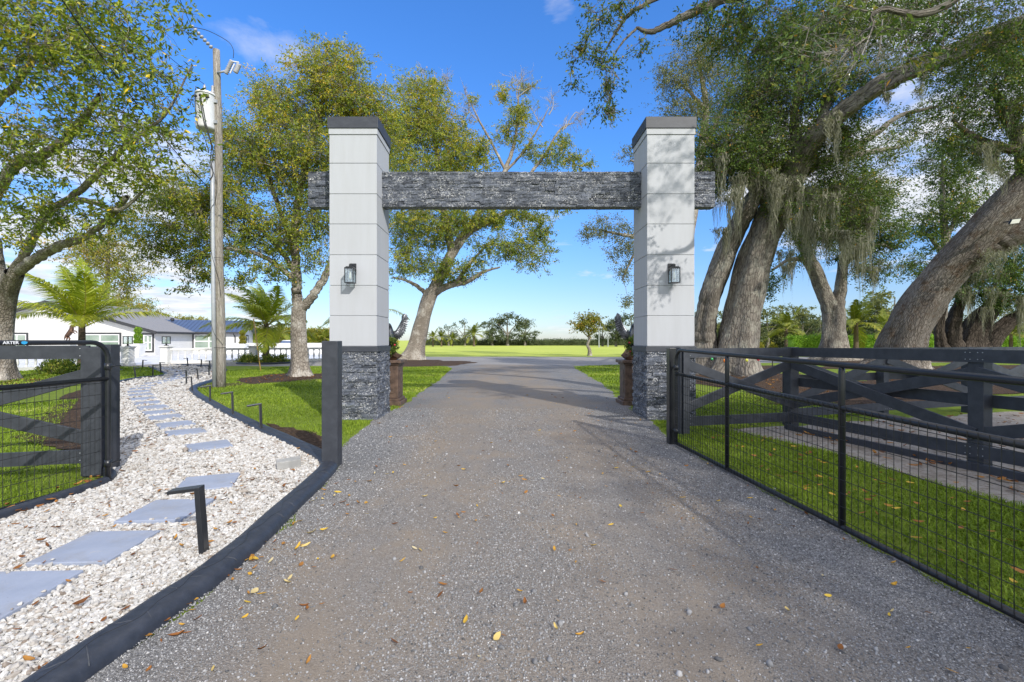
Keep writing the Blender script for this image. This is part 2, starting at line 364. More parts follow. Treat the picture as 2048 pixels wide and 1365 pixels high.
        if name in ('trunk', 'pole', 'tree_stump'):
            bt = me.attributes.new('bark', 'FLOAT_VECTOR', 'POINT'); bt.data.foreach_set('vector', np.concatenate(s.B).astype(np.float32).ravel())
        me.update(calc_edges=True); me.validate()
        for k in (mat if isinstance(mat, (list, tuple)) else [mat]): me.materials.append(MT[k])
        o = bpy.data.objects.new(name, me); COL.objects.link(o)
        if parent is not None: o.parent = parent
        elif origin is not None: o.location = o0
        if bevel:
            b = o.modifiers.new('edge', 'BEVEL'); b.width = bevel; b.segments = 2; b.limit_method = 'ANGLE'
        return o


def thing(name, label, cat, loc, group=None):
    o = bpy.data.objects.new(name, None); COL.objects.link(o); o.location = Vector(tuple(float(v) for v in loc)); o.empty_display_size = .2
    return tag(o, label, cat, group)


def tag(o, label, cat, group=None, kind=None):
    if label: o['label'] = label
    if cat: o['category'] = cat
    if group: o['group'] = group
    if kind: o['kind'] = kind
    return o


def struct(o, label=None, kind='structure', cat=None):
    o['kind'] = kind
    if label: o['label'] = label
    if cat: o['category'] = cat
    return o


def copy_thing(o, loc=None, rotz=None, label=None, scale=None):
    c = o.copy(); COL.objects.link(c)
    if loc is not None: c.location = Vector(tuple(float(v) for v in loc))
    if rotz is not None: c.rotation_euler[2] = rotz
    if scale is not None: c.scale = (scale,) * 3
    if label: c['label'] = label
    for ch in o.children:
        k = ch.copy(); COL.objects.link(k); k.parent = c
        for g in ch.children:
            j = g.copy(); COL.objects.link(j); j.parent = k
    return c


def skin(name, pts, edges, rad, mat, parent=None, sub=2, root=0):
    o0 = np.zeros(3)
    q = parent
    while q is not None: o0 = o0 + np.array(q.location); q = q.parent
    me = bpy.data.meshes.new(name); me.from_pydata([tuple(np.asarray(p) - o0) for p in pts], edges, [])
    o = bpy.data.objects.new(name, me); COL.objects.link(o); o.parent = parent
    o.modifiers.new('skin', 'SKIN').use_smooth_shade = True
    for i, v in enumerate(me.skin_vertices[0].data):
        r = rad[i]; v.radius = (r, r) if not isinstance(r, tuple) else r; v.use_root = (i == root)
    sb = o.modifiers.new('sub', 'SUBSURF'); sb.levels = sb.render_levels = sub
    me.materials.append(MT[mat])
    return o


def inpoly(X, Y, poly):
    poly = np.asarray(poly, float)[:, :2]; r = np.zeros(len(X), bool); x0, y0 = poly[-1]
    for x1, y1 in poly:
        c = ((y1 > Y) != (y0 > Y)) & (X < (x0 - x1) * (Y - y1) / ((y0 - y1) if y0 != y1 else 1e-9) + x1)
        r ^= c; x0, y0 = x1, y1
    return r


def spline(pts, k=6):
    pts = np.asarray(pts, float)
    if len(pts) < 3:
        t = np.linspace(0, 1, k + 1)[:, None]; return pts[0] * (1 - t) + pts[-1] * t
    Q = np.concatenate([[2 * pts[0] - pts[1]], pts, [2 * pts[-1] - pts[-2]]]); out = []
    for i in range(1, len(Q) - 2):
        p0, p1, p2, p3 = Q[i - 1:i + 3]
        for t in np.arange(k) / k:
            out.append(.5 * (2 * p1 + (p2 - p0) * t + (2 * p0 - 5 * p1 + 4 * p2 - p3) * t * t + (3 * p1 - p0 - 3 * p2 + p3) * t ** 3))
    out.append(pts[-1]); return np.array(out)


def wiggle(x, y, s):                                  # smooth pseudo-noise, no texture needed
    return np.sin(x * 1.7 * s + 1.3 * np.sin(y * 2.3 * s)) * .5 + np.sin(y * 3.1 * s + 2.1 * np.sin(x * 1.1 * s)) * .5
DENS = 2.3


def unit(v):
    return v / (np.linalg.norm(v, axis=-1, keepdims=True) + 1e-9)


def leaf_quads(mb, pos, dirs, L, W, A, r):
    n = len(pos); L = L * r.uniform(.65, 1.25, n)[:, None]; W = W * r.uniform(.7, 1.2, n)[:, None]
    d = unit(dirs); sd = unit(np.cross(d, r.normal(size=(n, 3)))); nm = np.cross(d, sd)
    mid = pos + d * L * r.uniform(.42, .58, n)[:, None] - nm * W * .18
    tip = pos + d * L + nm * L * r.uniform(-.15, .15, n)[:, None]
    V = np.stack([pos, mid + sd * W * .5, tip, mid - sd * W * .5], 1).reshape(-1, 3)
    mb.add(V, np.arange(4 * n).reshape(n, 4), 0, np.repeat(A, 4))


def sticks(mb, p, q, r0, r1, m=0):                    # many thin three-sided twigs at once, with a kink
    n = len(p)
    if n == 0: return
    d = unit(q - p); u = unit(np.cross(d, np.tile([[.3, .2, .93]], (n, 1)))); w = np.cross(d, u)
    mid = (p + q) / 2 + (rng.normal(size=(n, 3)) * np.linalg.norm(q - p, axis=1)[:, None] * .09)
    rings = []
    for c, r in ((p, r0), (mid, (r0 + r1) / 2), (q, r1)):
        r = np.broadcast_to(r, (n,))[:, None]
        for k in range(3):
            a = k * 2.0944; rings.append(c + (u * math.cos(a) + w * math.sin(a)) * r)
    V = np.stack(rings, 1).reshape(-1, 3); b = np.arange(n)[:, None] * 9; Fs = []
    for s in (0, 3):
        for k in range(3):
            k2 = (k + 1) % 3; Fs.append(b + np.array([[s + k, s + k2, s + 3 + k2, s + 3 + k]]))
    mb.add(V, np.concatenate(Fs), m)


def add_moss(mb, c, length, width, n, r):
    n = int(n * 2.2)
    k = 9; t = np.linspace(0, 1, k)
    off = r.normal(size=(n, 2)) * width; ln = length * r.uniform(.25, 1.0, n) * np.exp(-(off ** 2).sum(1) / (2 * (1.3 * width) ** 2))
    ph = r.uniform(0, 6.3, (n, 2)); wd = r.uniform(.007, .022, n); ang = r.uniform(0, 3.14, n); A = r.uniform(0, 1, n)
    conv = 1 - .45 * t
    x = c[0] + off[:, :1] * conv + .05 * np.sin(ph[:, :1] + t * 9) + .02 * np.sin(ph[:, 1:] * 3 + t * 23); y = c[1] + off[:, 1:] * conv + .05 * np.sin(ph[:, 1:] + t * 8.3)
    z = c[2] + r.uniform(-.1, .05, (n, 1)) - ln[:, None] * t
    w = wd[:, None] * (1.15 - t) * (1 + .5 * np.sin(t * 25 + ph[:, :1]))
    dx, dy = np.cos(ang)[:, None] * w, np.sin(ang)[:, None] * w
    V = np.stack([np.stack([x - dx, y - dy, z], -1), np.stack([x + dx, y + dy, z], -1)], 2).reshape(-1, 3)
    b = (np.arange(n)[:, None] * k + np.arange(k - 1)).ravel() * 2
    mb.add(V, np.stack([b, b + 1, b + 3, b + 2], 1), 0, np.repeat(A, 2 * k))


def make_tree(name, label, limbs, blobs, L, W, leaf, bark, seed, moss=None, group=None, twig=None, flare=.35, ridges=.10,
              per=13, droop=.25, cat='tree', clump=.32, a_shift=0.0, hubr=1.0, bare=None, base=None, world=False, dk=1.0, agrad=0.0):
    r = np.random.default_rng(seed)
    tb, cb = MB(), MB()
    LW = [np.array([(P(*q[:3]) if not world else np.array(q[:3], float)) for q in lm]) for lm in limbs]
    b0 = LW[0][0].copy() if base is None else np.array(base, float); b0[2] = 0
    root = thing(name, label, cat, b0, group)
    npos, nrad = [], []
    for li, lm in enumerate(limbs):
        pts = spline(np.c_[LW[li], [q[3] for q in lm]], 7); rad = np.maximum(pts[:, 3], .01); pts = pts[:, :3]
        if li: pts = pts + r.normal(size=pts.shape) * np.minimum(rad * .14, .018)[:, None]
        ph = r.uniform(0, 6.3, 4); big = rad.max() > .14
        h = pts[:, 2] - 0.0
        def ridge(i, th, ph=ph, h=h, li=li):
            fl = flare * math.exp(-max(h[i], 0) / .55) if li == 0 or limbs[li][0][1] > 700 else 0
            g = 1 + ridges * np.sin(3 * th + ph[0] + h[i] * .5) * .6 + ridges * np.sin(5 * th + ph[1] - h[i] * .8) * .5 + ridges * .5 * np.sin(9 * th + ph[2] + h[i] * 1.7)
            return g + fl * (1 + .9 * np.sin(4 * th + ph[3]) + .5 * np.sin(7 * th + ph[2]))
        tb.tube(pts, rad, 22 if rad.max() > .4 else (14 if big else 7), 0, cap=False, ridge=ridge if big else None)
        npos.append(pts); nrad.append(rad)
    npos, nrad = np.concatenate(npos), np.concatenate(nrad)
    start = npos[:, 2] > (np.percentile(npos[:, 2], 100) * .12)
    npos, nrad = npos[start], nrad[start]
    hubs, hn, hs = [], [], []
    for (px, py, rx, ry, d, rd, cov) in blobs:
        if world: c = np.array([px, d, py]); R = np.array([rx, rd, ry]); sx, sz = rx * F / 20, ry * F / 20; dd = 20
        else: c = P(px, py, d); R = np.array([rx * d / F, rd, ry * d / F]); sx, sz, dd = rx, ry, d
        nl = DENS * dk * cov * math.pi * sx * sz / ((L * F / dd) * (W * F / dd) * .42)
        nh = max(3, int(nl / (per * 5.5)))
        v = unit(r.normal(size=(nh, 3))) * (r.uniform(0, 1, (nh, 1)) ** .42); v[:, 2] = np.where(v[:, 2] < 0, v[:, 2] * .9, v[:, 2])
        hubs.append(c + v * R); hn += [max(2, int(round(nl / nh / per)))] * nh; hs += [min(R[0], R[2]) * .30 * hubr + .10] * nh
    hubs = np.concatenate(hubs); hn = np.array(hn); hs = np.array(hs)
    cl_p, cl_q = [], []
    order = np.argsort(((hubs[:, None, :] - npos[None, ::3, :]) ** 2).sum(2).min(1))
    cap = len(hubs) * 5 + len(npos)
    NP = np.zeros((cap, 3)); NR = np.zeros(cap); k = len(npos); NP[:k] = npos; NR[:k] = nrad
    for h in order:
        q = hubs[h]; d2 = ((NP[:k] - q) ** 2).sum(1) + .6 * np.maximum(NP[:k, 2] - q[2], 0) ** 2
        j = int(d2.argmin()); p = NP[j]; dist = math.sqrt(((p - q) ** 2).sum())
        if dist < .05: continue
        r0 = min(NR[j] * .62, .010 + .010 * dist); r0 = max(r0, .007)
        nn = 5 if dist > .8 else 3; t = np.linspace(0, 1, nn)[:, None]
        pts = p * (1 - t) + q * t; bow = dist * .16
        pts = pts + np.sin(t * math.pi) * (r.normal(size=3) * bow * .6 + np.array([0, 0, bow * r.uniform(-.3, .9)])) + (r.normal(size=pts.shape) * dist * .025) * np.sin(t * math.pi)
        rr = r0 + (max(.006, r0 * .45) - r0) * t[:, 0]
        tb.tube(pts, rr, 5 if r0 > .03 else 4, 0, cap=False)
        m = nn - 1; NP[k:k + m] = pts[1:]; NR[k:k + m] = rr[1:]; k += m
    # leaf clumps on short twigs round each hub
    ci = np.repeat(np.arange(len(hubs)), hn); nC = len(ci)
    cen = hubs[ci] + r.normal(size=(nC, 3)) * hs[ci][:, None] * np.array([1, 1, .72])
    sticks(tb, hubs[ci] + (cen - hubs[ci]) * .05, cen, .0055, .003, 0)
    tdir = unit(cen - hubs[ci] + np.array([0, 0, -droop * .15]))
    li = np.repeat(np.arange(nC), per); n = len(li); t = r.uniform(-.9, .55, (n, 1))
    pos = cen[li] + tdir[li] * clump * t * 1.25 + r.normal(size=(n, 3)) * clump * (.15 + .11 * (t + .9))
    dr = tdir[li] * .75 + r.normal(size=(n, 3)) * .62 + np.array([0, 0, -droop])
    cs = r.normal(size=nC) * .13
    A = np.clip(.42 + a_shift + cs[li] + r.normal(size=n) * .095 + .15 * np.clip(r.normal(size=len(hubs))[ci][li], -1.5, 1.5), 0, .965)
    if agrad:                                        # older, yellower leaves towards the sunny top
        zz = (pos[:, 2] - pos[:, 2].mean()) / (np.ptp(pos[:, 2]) + 1e-6); A = np.clip(A + agrad * zz, 0, .965)
    A = np.where(r.uniform(size=n) < .012, 1.0, A)
    leaf_quads(cb, pos, dr, L, W, A, r)
    mt = [bark] if twig is None else [bark, twig]
    if bare:                                         # bare, leafless sprays on the dead tips
        for (px, py, dx, dy, d, nb) in bare:
            p, q = P(px, py, d), P(px + dx, py + dy, d); k_ = d / 35
            tb.tube(spline([p, (p + q) / 2 + r.normal(size=3) * .2 * k_, q], 3), np.linspace(.05, .015, 7) * k_, 5, 1, cap=False)
            Ln = np.linalg.norm(q - p)
            s = p + (q - p) * r.uniform(.25, 1, (nb, 1)); e = s + (unit(q - p) * .5 + r.normal(size=(nb, 3)) * .55) * Ln * .5
            sticks(tb, s, e, .014 * k_, .006 * k_, 1)
            f = np.repeat(np.arange(nb), 5); s2 = s[f] + (e[f] - s[f]) * r.uniform(.2, 1, (len(f), 1))
            sticks(tb, s2, s2 + (unit(e[f] - s[f]) * .5 + r.normal(size=(len(f), 3)) * .5) * Ln * .22, .008 * k_, .005 * k_, 1)
    tb.build('trunk', mt, root, True)
    cb.build('crown', leaf, root)
    if moss:
        mo = MB()
        for (px, py, d, ln, wd, ns) in moss:
            add_moss(mo, P(px, py, d) if not world else np.array([px, d, py]), ln, wd, ns, r)
            if len(moss) < 5: mo.build('spanish_moss', 'moss', root); mo = MB()
        if len(moss) >= 5: mo.build('spanish_moss', 'moss', root)
    return root


def moss_row(x0, y0, x1, y1, d, n, ln, wd, ns, r):   # tufts along a line (photo pixels)
    out = []
    for _ in range(n):
        t = r.uniform(); out.append((x0 + (x1 - x0) * t + r.normal() * 9, y0 + (y1 - y0) * t + r.normal() * 9, d + r.normal() * .5, ln * r.uniform(.45, 1.15), wd * r.uniform(.6, 1.2), ns))
    return out


def make_palm(name, label, loc, h, tr, nf, L, seed, wind=(-.35, 0), group=None, nl=46, lean=0.0, lw=.035, span=84, sag=1.0, leaf='palm_leaf'):
    r = np.random.default_rng(seed); loc = np.array([loc[0], loc[1], 0.0])
    root = thing(name, label, 'palm tree', loc, group)
    tb = MB(); zs = np.linspace(-.05, h, 9); top = loc + np.array([lean, 0, h])
    pts = np.stack([loc[0] + lean * (zs / h) ** 2, np.full(9, loc[1]), zs], 1); rad = tr * (1.0 - .25 * zs / h); rad[0] = tr * 1.35; rad[1] = tr * 1.1
    tb.tube(pts, rad, 14, cap=False); tb.build('trunk', 'palm_trunk', root, True)
    fm = MB(); sb = MB()
    for i in range(nf):
        t0 = i / nf; az = i * 2.39996 + r.normal() * .15; el = math.radians(86 - span * t0 ** .95 + r.normal() * 6)
        ln = L * r.uniform(.85, 1.1) * (.75 + .4 * min(1, t0 * 2.2)); K = 14; step = ln / K
        p = top + np.array([math.cos(az) * .08, math.sin(az) * .08, -.35 * t0]); d = np.array([math.cos(az) * math.cos(el), math.sin(az) * math.cos(el), math.sin(el)])
        path = [p]; bend = (.055 + .05 * t0 + r.uniform(0, .03)) * sag
        for k in range(K):
            d = d + np.array([wind[0] * .06, wind[1] * .06, -bend]); d /= np.linalg.norm(d); path.append(path[-1] + d * step)
        path = np.array(path); sb.tube(path, np.linspace(.035, .006, K + 1), 5, cap=False)
        n = nl; tt = np.linspace(.13, .995, n)
        for side in (-1, 1):
            f = np.clip(tt + r.normal(size=n) * .006, 0, .999) * K; i0 = f.astype(int); fr = (f - i0)[:, None]
            b = path[i0] * (1 - fr) + path[i0 + 1] * fr; T = unit(path[i0 + 1] - path[i0])
            S = unit(np.cross(T, np.array([0, 0, 1.0]))) * side; U = np.cross(S * side, T)
            ll = L * .33 * (np.sin(np.clip(tt * 1.02, 0, 1) * math.pi) ** .55 * (1.1 - .55 * tt) + .05) * r.uniform(.85, 1.1, n)
            D = unit(S * .72 + T * (.55 + .35 * tt[:, None]) + U * r.uniform(-.05, .25, (n, 1)) + np.array([wind[0] * .25, 0, 0]) + r.normal(size=(n, 3)) * .06)
            m1 = b + D * (ll * .5)[:, None] + np.array([0, 0, -.06]) * ll[:, None]; D2 = unit(D + np.array([wind[0] * .35, 0, -.75])); e = m1 + D2 * (ll * .52)[:, None]
            wv = unit(np.cross(D, U)) * lw * .5
            V = np.stack([b - wv * .6, b + wv * .6, m1 - wv, m1 + wv, e], 1).reshape(-1, 3); q = np.arange(n)[:, None] * 5
            A = np.clip(.45 + .3 * (t0 - .4) + r.normal(size=n) * .10 + r.normal() * .08, 0, 1)
            fm.add(V, [q + np.array([[0, 1, 3, 2]]), q + np.array([[2, 3, 4]])], 0, np.repeat(A, 5))
    sb.build('frond_stem', 'palm_stem', root, True); fm.build('fronds', leaf, root)
    return root


def leaf_mass(mb, centers, spread, per, L, W, r, a0=.45, sc=(1, 1, 1), out=None):   # loose leaves round centres (hedges, shrubs)
    ci = np.repeat(np.arange(len(centers)), per); n = len(ci)
    pos = centers[ci] + r.normal(size=(n, 3)) * spread * np.array(sc); pos[:, 2] = np.maximum(pos[:, 2], .02)
    d = r.normal(size=(n, 3)) + np.array([0, 0, .5])
    if out is not None: d += out[ci] * 1.0
    leaf_quads(mb, pos, d, L, W, np.clip(a0 + r.normal(size=n) * .2, 0, 1), r)


def make_shrub(name, label, loc, rad, h, n, L, W, leaf, seed, group=None, cat='shrub'):
    r = np.random.default_rng(seed); root = thing(name, label, cat, (loc[0], loc[1], 0), group)
    v = unit(r.normal(size=(n, 3))); v[:, 2] = np.abs(v[:, 2]); v *= r.uniform(.3, 1, (n, 1)) ** .5
    c = np.array([loc[0], loc[1], 0]) + v * np.array([rad[0], rad[1], h])
    st = MB(); sticks(st, np.tile([[loc[0], loc[1], 0.0]], (n, 1)) + v * np.array([rad[0] * .25, rad[1] * .25, 0]), c, .012, .006); st.build('stems', 'bark_pale', root)
    fo = MB(); leaf_mass(fo, c, .09, 14, L, W, r, out=v); fo.build('foliage', leaf, root)
    return root


def make_hedge(name, label, p, q, depth, h, n, L, W, leaf, seed, group=None, a0=.45, base=0.0):
    r = np.random.default_rng(seed); p, q = np.array([*p, 0.0]), np.array([*q, 0.0]); root = thing(name, label, 'hedge', (p + q) / 2, group)
    d = q - p; Ln = np.linalg.norm(d); u = d / Ln; v = np.array([-u[1], u[0], 0])
    core = MB(); core.obox((p + q) / 2 + np.array([0, 0, base + (h - base) * .45]), u * (Ln / 2 - .1), v * depth * .36, (0, 0, (h - base) * .42)); core.build('stems', 'leaf_far' if leaf == 'leaf_far' else 'leaf_hedge', root)
    t = r.uniform(-.5, .5, (n, 1)); s = r.uniform(-.5, .5, (n, 1)); z = r.uniform(0, 1, (n, 1))
    f = r.uniform(size=(n, 1)); s = np.where(f < .4, -.5, np.where(f < .55, .5, s)); z = np.where(f > .55, 1, z)
    hh = h * (1 + .07 * wiggle(t * Ln, t * 0, .9))
    c = (p + q) / 2 + u * t * Ln + v * s * depth + np.concatenate([t * 0, t * 0, base + z * (hh - base - .06)], 1)
    fo = MB(); leaf_mass(fo, c, .10 if L < .2 else L * .8, 8, L, W, r, a0=a0); fo.build('foliage', leaf, root)
    return root


def grass(name, label, poly, dens, hh, ww, seed, holes=(), dfall=None):
    r = np.random.default_rng(seed); poly = np.asarray(poly); lo, hi = poly.min(0), poly.max(0)
    n = int((hi[0] - lo[0]) * (hi[1] - lo[1]) * dens); X = r.uniform(lo[0], hi[0], n); Y = r.uniform(lo[1], hi[1], n)
    ok = inpoly(X, Y, poly)
    for hpoly in holes: ok &= ~inpoly(X, Y, hpoly)
    if dfall: ok &= r.uniform(size=n) < dfall(X, Y)
    pn = wiggle(X, Y, .9); ok &= r.uniform(size=n) < .72 + .28 * pn
    X, Y, pn = X[ok], Y[ok], pn[ok]; n = len(X)
    s = np.clip(Y / 7.0, .8, 2.6)
    h = hh * r.uniform(.5, 1.25, n) * (1 + .25 * pn) * s ** .25; w = ww * r.uniform(.7, 1.3, n) * s
    a = r.uniform(0, 6.283, n); ln = r.uniform(.3, 1.7, n)
    dx, dy = np.cos(a), np.sin(a); z0 = np.zeros(n)
    b = np.stack([X, Y, z0], 1); sd = np.stack([-dy, dx, z0], 1) * (w * .5)[:, None]
    m = b + np.stack([dx * ln * h * .35, dy * ln * h * .35, h * .62], 1)
    t = b + np.stack([dx * ln * h, dy * ln * h, h * (1.0 - .25 * ln)], 1)
    V = np.stack([b - sd, b + sd, m - sd * .9, m + sd * .9, t], 1).reshape(-1, 3); q = np.arange(n)[:, None] * 5
    A = np.clip(.42 + .20 * wiggle(X + 3, Y, .45) + r.normal(size=n) * .17 + np.where(wiggle(X * 1.3, Y + 5, .7) > .72, .38, 0) * r.uniform(size=n), 0, 1)
    mb = MB(); mb.add(V, [q + np.array([[0, 1, 3, 2]]), q + np.array([[2, 3, 4]])], 0, np.repeat(A, 5))
    return struct(mb.build(name, 'blade'), label, 'stuff', 'grass')


def litter(mb, X, Y, Z, r, L=(.05, .115), a=None):
    n = len(X); ln = r.uniform(*L, n)[:, None]; wd = ln * r.uniform(.24, .42, (n, 1)); an = r.uniform(0, 6.283, n)
    d = np.stack([np.cos(an), np.sin(an), r.normal(size=n) * .12], 1); s = np.stack([-np.sin(an), np.cos(an), r.normal(size=n) * .35], 1)
    cu = r.uniform(.02, .30, (n, 1)) * ln; up = np.array([[0, 0, 1.0]])
    c = np.stack([X, Y, Z + .006 + .3 * cu[:, 0]], 1)
    rows = []
    for t, w, z in ((-.5, .0, .9), (-.22, .8, .15), (.12, 1.0, 0), (.36, .6, .35), (.5, 0, 1.0)):
        m = c + d * ln * t + up * cu * z
        if w == 0: rows.append([m])
        else: rows.append([m - s * wd * .5 * w + up * cu * .5, m, m + s * wd * .5 * w + up * cu * .5])
    V = np.stack([v for rw in rows for v in rw], 1).reshape(-1, 3); q = np.arange(n)[:, None] * 11
    f3 = np.concatenate([q + np.array([[0, 2, 1]]), q + np.array([[0, 3, 2]]), q + np.array([[10, 7, 8]]), q + np.array([[10, 8, 9]])])
    f4 = np.concatenate([q + np.array([[k, k + 1, k + 4, k + 3]]) for k in (1, 2, 4, 5)])
    A = r.uniform(0, 1, n) if a is None else a
    mb.add(V, [f3, f4], 0, np.repeat(A, 11))


ICO = None
def ico():
    global ICO
    if ICO is None:
        t = (1 + 5 ** .5) / 2
        V = unit(np.array([(-1, t, 0), (1, t, 0), (-1, -t, 0), (1, -t, 0), (0, -1, t), (0, 1, t), (0, -1, -t), (0, 1, -t), (t, 0, -1), (t, 0, 1), (-t, 0, -1), (-t, 0, 1)]))
        Fc = np.array([(0, 11, 5), (0, 5, 1), (0, 1, 7), (0, 7, 10), (0, 10, 11), (1, 5, 9), (5, 11, 4), (11, 10, 2), (10, 7, 6), (7, 1, 8), (3, 9, 4), (3, 4, 2), (3, 2, 6), (3, 6, 8), (3, 8, 9), (4, 9, 5), (2, 4, 11), (6, 2, 10), (8, 6, 7), (9, 8, 1)])
        e, V2, F2 = {}, list(V), []
        def mid(a, b):
            k = (min(a, b), max(a, b))
            if k not in e: e[k] = len(V2); V2.append(unit(V[a] + V[b]))
            return e[k]
        for a, b, c in Fc:
            ab, bc, ca = mid(a, b), mid(b, c), mid(c, a); F2 += [(a, ab, ca), (b, bc, ab), (c, ca, bc), (ab, bc, ca)]
        ICO = ((V, Fc), (np.array(V2), np.array(F2)))
    return ICO


def pebbles(mb, X, Y, Z, S, r, lvl=0, flat=.62):
    V0, F0 = ico()[lvl]; n = len(X); k = len(V0)
    sc = S[:, None] * np.stack([r.uniform(.75, 1.35, n), r.uniform(.65, 1.0, n), r.uniform(.45, .85, n) * flat / .62], 1)
    J = 1 + r.normal(size=(n, k, 1)) * .13
    v = V0[None] * J * sc[:, None, :]
    a = r.uniform(0, 6.283, n); tl = r.normal(size=n) * .35; ca, sa, ct, s_t = np.cos(a)[:, None], np.sin(a)[:, None], np.cos(tl)[:, None], np.sin(tl)[:, None]
    y, z = v[..., 1] * ct - v[..., 2] * s_t, v[..., 1] * s_t + v[..., 2] * ct
    x, y = v[..., 0] * ca - y * sa, v[..., 0] * sa + y * ca
    W = np.stack([x + X[:, None], y + Y[:, None], z + Z[:, None]], -1).reshape(-1, 3)
    Fc = (np.arange(n)[:, None, None] * k + F0[None]).reshape(-1, 3)
    mb.add(W, Fc, 0, np.repeat(r.uniform(0, 1, n), k))
mats()
# ================================================================ the ground
def blob_poly(cx, cy, rx, ry, seed, n=40, amp=.10):
    r = np.random.default_rng(seed); th = np.arange(n) * 2 * math.pi / n; k = 1 + amp * (np.sin(3 * th + r.uniform(0, 6)) + .7 * np.sin(5 * th + r.uniform(0, 6)) + .5 * np.sin(9 * th + r.uniform(0, 6)) + .4 * np.sin(15 * th))
    return np.stack([cx + rx * k * np.cos(th), cy + ry * k * np.sin(th)], 1)

def rough_edge(poly, amp=.06, step=.35, seed=1):
    poly = np.asarray(poly, float); out = []; r = np.random.default_rng(seed)
    for a, b in zip(poly, np.roll(poly, -1, 0)):
        L = np.linalg.norm(b - a); k = max(1, min(80, int(L / step)))
        for t in np.arange(k) / k: out.append(a + (b - a) * t + r.normal(size=2) * (amp if t else amp * .3))
    return np.array(out)

struct(MB().sheet([(-2500, -300), (2500, -300), (2500, 3000), (-2500, 3000)], 0).build('ground', 'turf'), 'mown green lawn and open field reaching the horizon')

KERB = [(-1.97, .2), (-1.95, 1.3), (-1.93, 2.0), (-1.885, 2.45), (-1.845, 2.9), (-1.86, 3.35), (-1.94, 4.29), (-2.02, 5.15), (-2.24, 5.66), (-2.95, 6.45), (-3.92, 7.45), (-5.31, 8.93),
        (-6.92, 10.72), (-8.55, 12.6), (-9.62, 14.07), (-10.25, 15.5), (-10.85, 17.1), (-11.9, 18.9), (-12.85, 20.7), (-13.9, 22.6)]
KERB_B = [(-14.3, 22.9), (-15.6, 24.6), (-17.0, 25.7), (-18.4, 26.7), (-20.0, 27.4)]
KERB_L = [(-19.7, 25.2), (-18.2, 23.6), (-16.2, 21.4), (-14.75, 19.8), (-14.1, 18.6), (-14.2, 17.7), (-13.5, 15.9), (-11.0, 12.8), (-8.0, 9.2), (-4.85, 5.35)]
EDGE_L = [(-4.75, 5.3), (-4.2, 4.85), (-4.15, 4.4), (-4.20, 3.78), (-4.30, 2.6), (-4.45, .2)]
KW = spline(KERB, 4)
PATH = np.concatenate([[(-1.95, .2)], spline(np.array(KERB) + [-.06, .0], 3)[1:], KERB_B, [(-21.6, 28.6), (-22.3, 26.9)], KERB_L, EDGE_L])
DRIVE = [(-1.85, .2), (-1.83, 2), (-1.75, 2.9), (-1.78, 3.4), (-1.85, 4.3), (-1.93, 5.25), (-2.3, 6.2), (-2.44, 8.32), (-2.40, 9.5), (-2.36, 10.6), (-2.45, 16.2), (-2.8, 24.0), (-3.4, 26), (-5, 28.5), (4.2, 27.5), (3.75, 24.6), (3.3, 15.3), (2.85, 11.0), (2.72, 9.5), (2.72, 8.6), (2.44, 6.5), (2.60, 4.2), (2.74, 2.0), (2.8, .2)]
struct(MB().sheet(rough_edge(DRIVE, .05, .25, 3), .008).build('driveway', 'drive'), 'grey crushed stone driveway running through the gateway')
LANE = [(-45, 25), (-10, 26.5), (-6, 27.2), (4.5, 26.5), (9, 29.5), (25, 30.5), (90, 30), (90, 40), (25, 40.5), (0, 41.3), (-20, 41), (-45, 44)]
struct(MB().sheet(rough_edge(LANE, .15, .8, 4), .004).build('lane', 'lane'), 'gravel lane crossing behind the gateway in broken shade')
struct(MB().sheet(PATH, .012).build('path', 'pebble_bed'), 'curved white pebble path with slab steps to the house')
struct(MB().sheet([(-26, 16.5), (-24.6, 19.8), (-22.2, 26.9), (-21.3, 29.3), (-13, 33.4), (-11, 37), (-22, 62), (-62, 62), (-62, 30), (-34, 16)], .018).build('patio', 'patio'), 'pale paved patio in front of the white house')
soil = [blob_poly(-8.5, 18.3, 1.95, 2.4, 11), blob_poly(-5.6, 29.8, 3.3, 4.6, 12), blob_poly(9.4, 17.2, 3.6, 4.6, 13), blob_poly(24.5, 32.6, 4.2, 3.4, 14), blob_poly(21.5, 24.6, 3.8, 2.8, 15), blob_poly(-18.6, 15.9, 3.6, 3.0, 16),
        [(-2.15, 5.75), (-2.32, 6.35), (-2.75, 6.95), (-3.6, 7.75), (-4.3, 8.15), (-3.9, 7.6), (-2.9, 6.55)], blob_poly(-9.55, 15.0, .8, .9, 17), [(-4.8, 5.5), (-7.4, 6.9), (-12, 12.4), (-13.6, 15.2), (-11, 12.6), (-8, 9.0)],
        blob_poly(33, 33, 4.5, 3, 18), blob_poly(16.5, 15.5, 5.2, 2.6, 19, amp=.16), blob_poly(13, 25, 4.5, 2.2, 20, amp=.18), blob_poly(30, 25, 6, 2.6, 21, amp=.16), blob_poly(8.6, 11.6, 2.6, 1.3, 22, amp=.15), blob_poly(24, 19, 6, 1.9, 24, amp=.18)]
m = MB()
for i, s in enumerate(soil): m.sheet(rough_edge(s, .04, .2, i), .0125 + .0006 * i)
struct(m.build('soil', 'mulch'), 'brown bark mulch and bare soil under the trees and along the kerb')
SAND = [(3.7, 7.75), (4.1, 6.75), (4.4, 5.8), (4.5, 4.8), (4.68, 4.0), (5.0, 2.2), (5.2, .2), (16, .2), (16, 10.2), (11.9, 9.85), (9.6, 9.25), (7.3, 8.65), (5.0, 7.95)]
struct(MB().sheet(rough_edge(SAND, .05, .25, 8), .0045).build('sand', 'sand'), 'trampled grey sand of the paddock inside the fence')

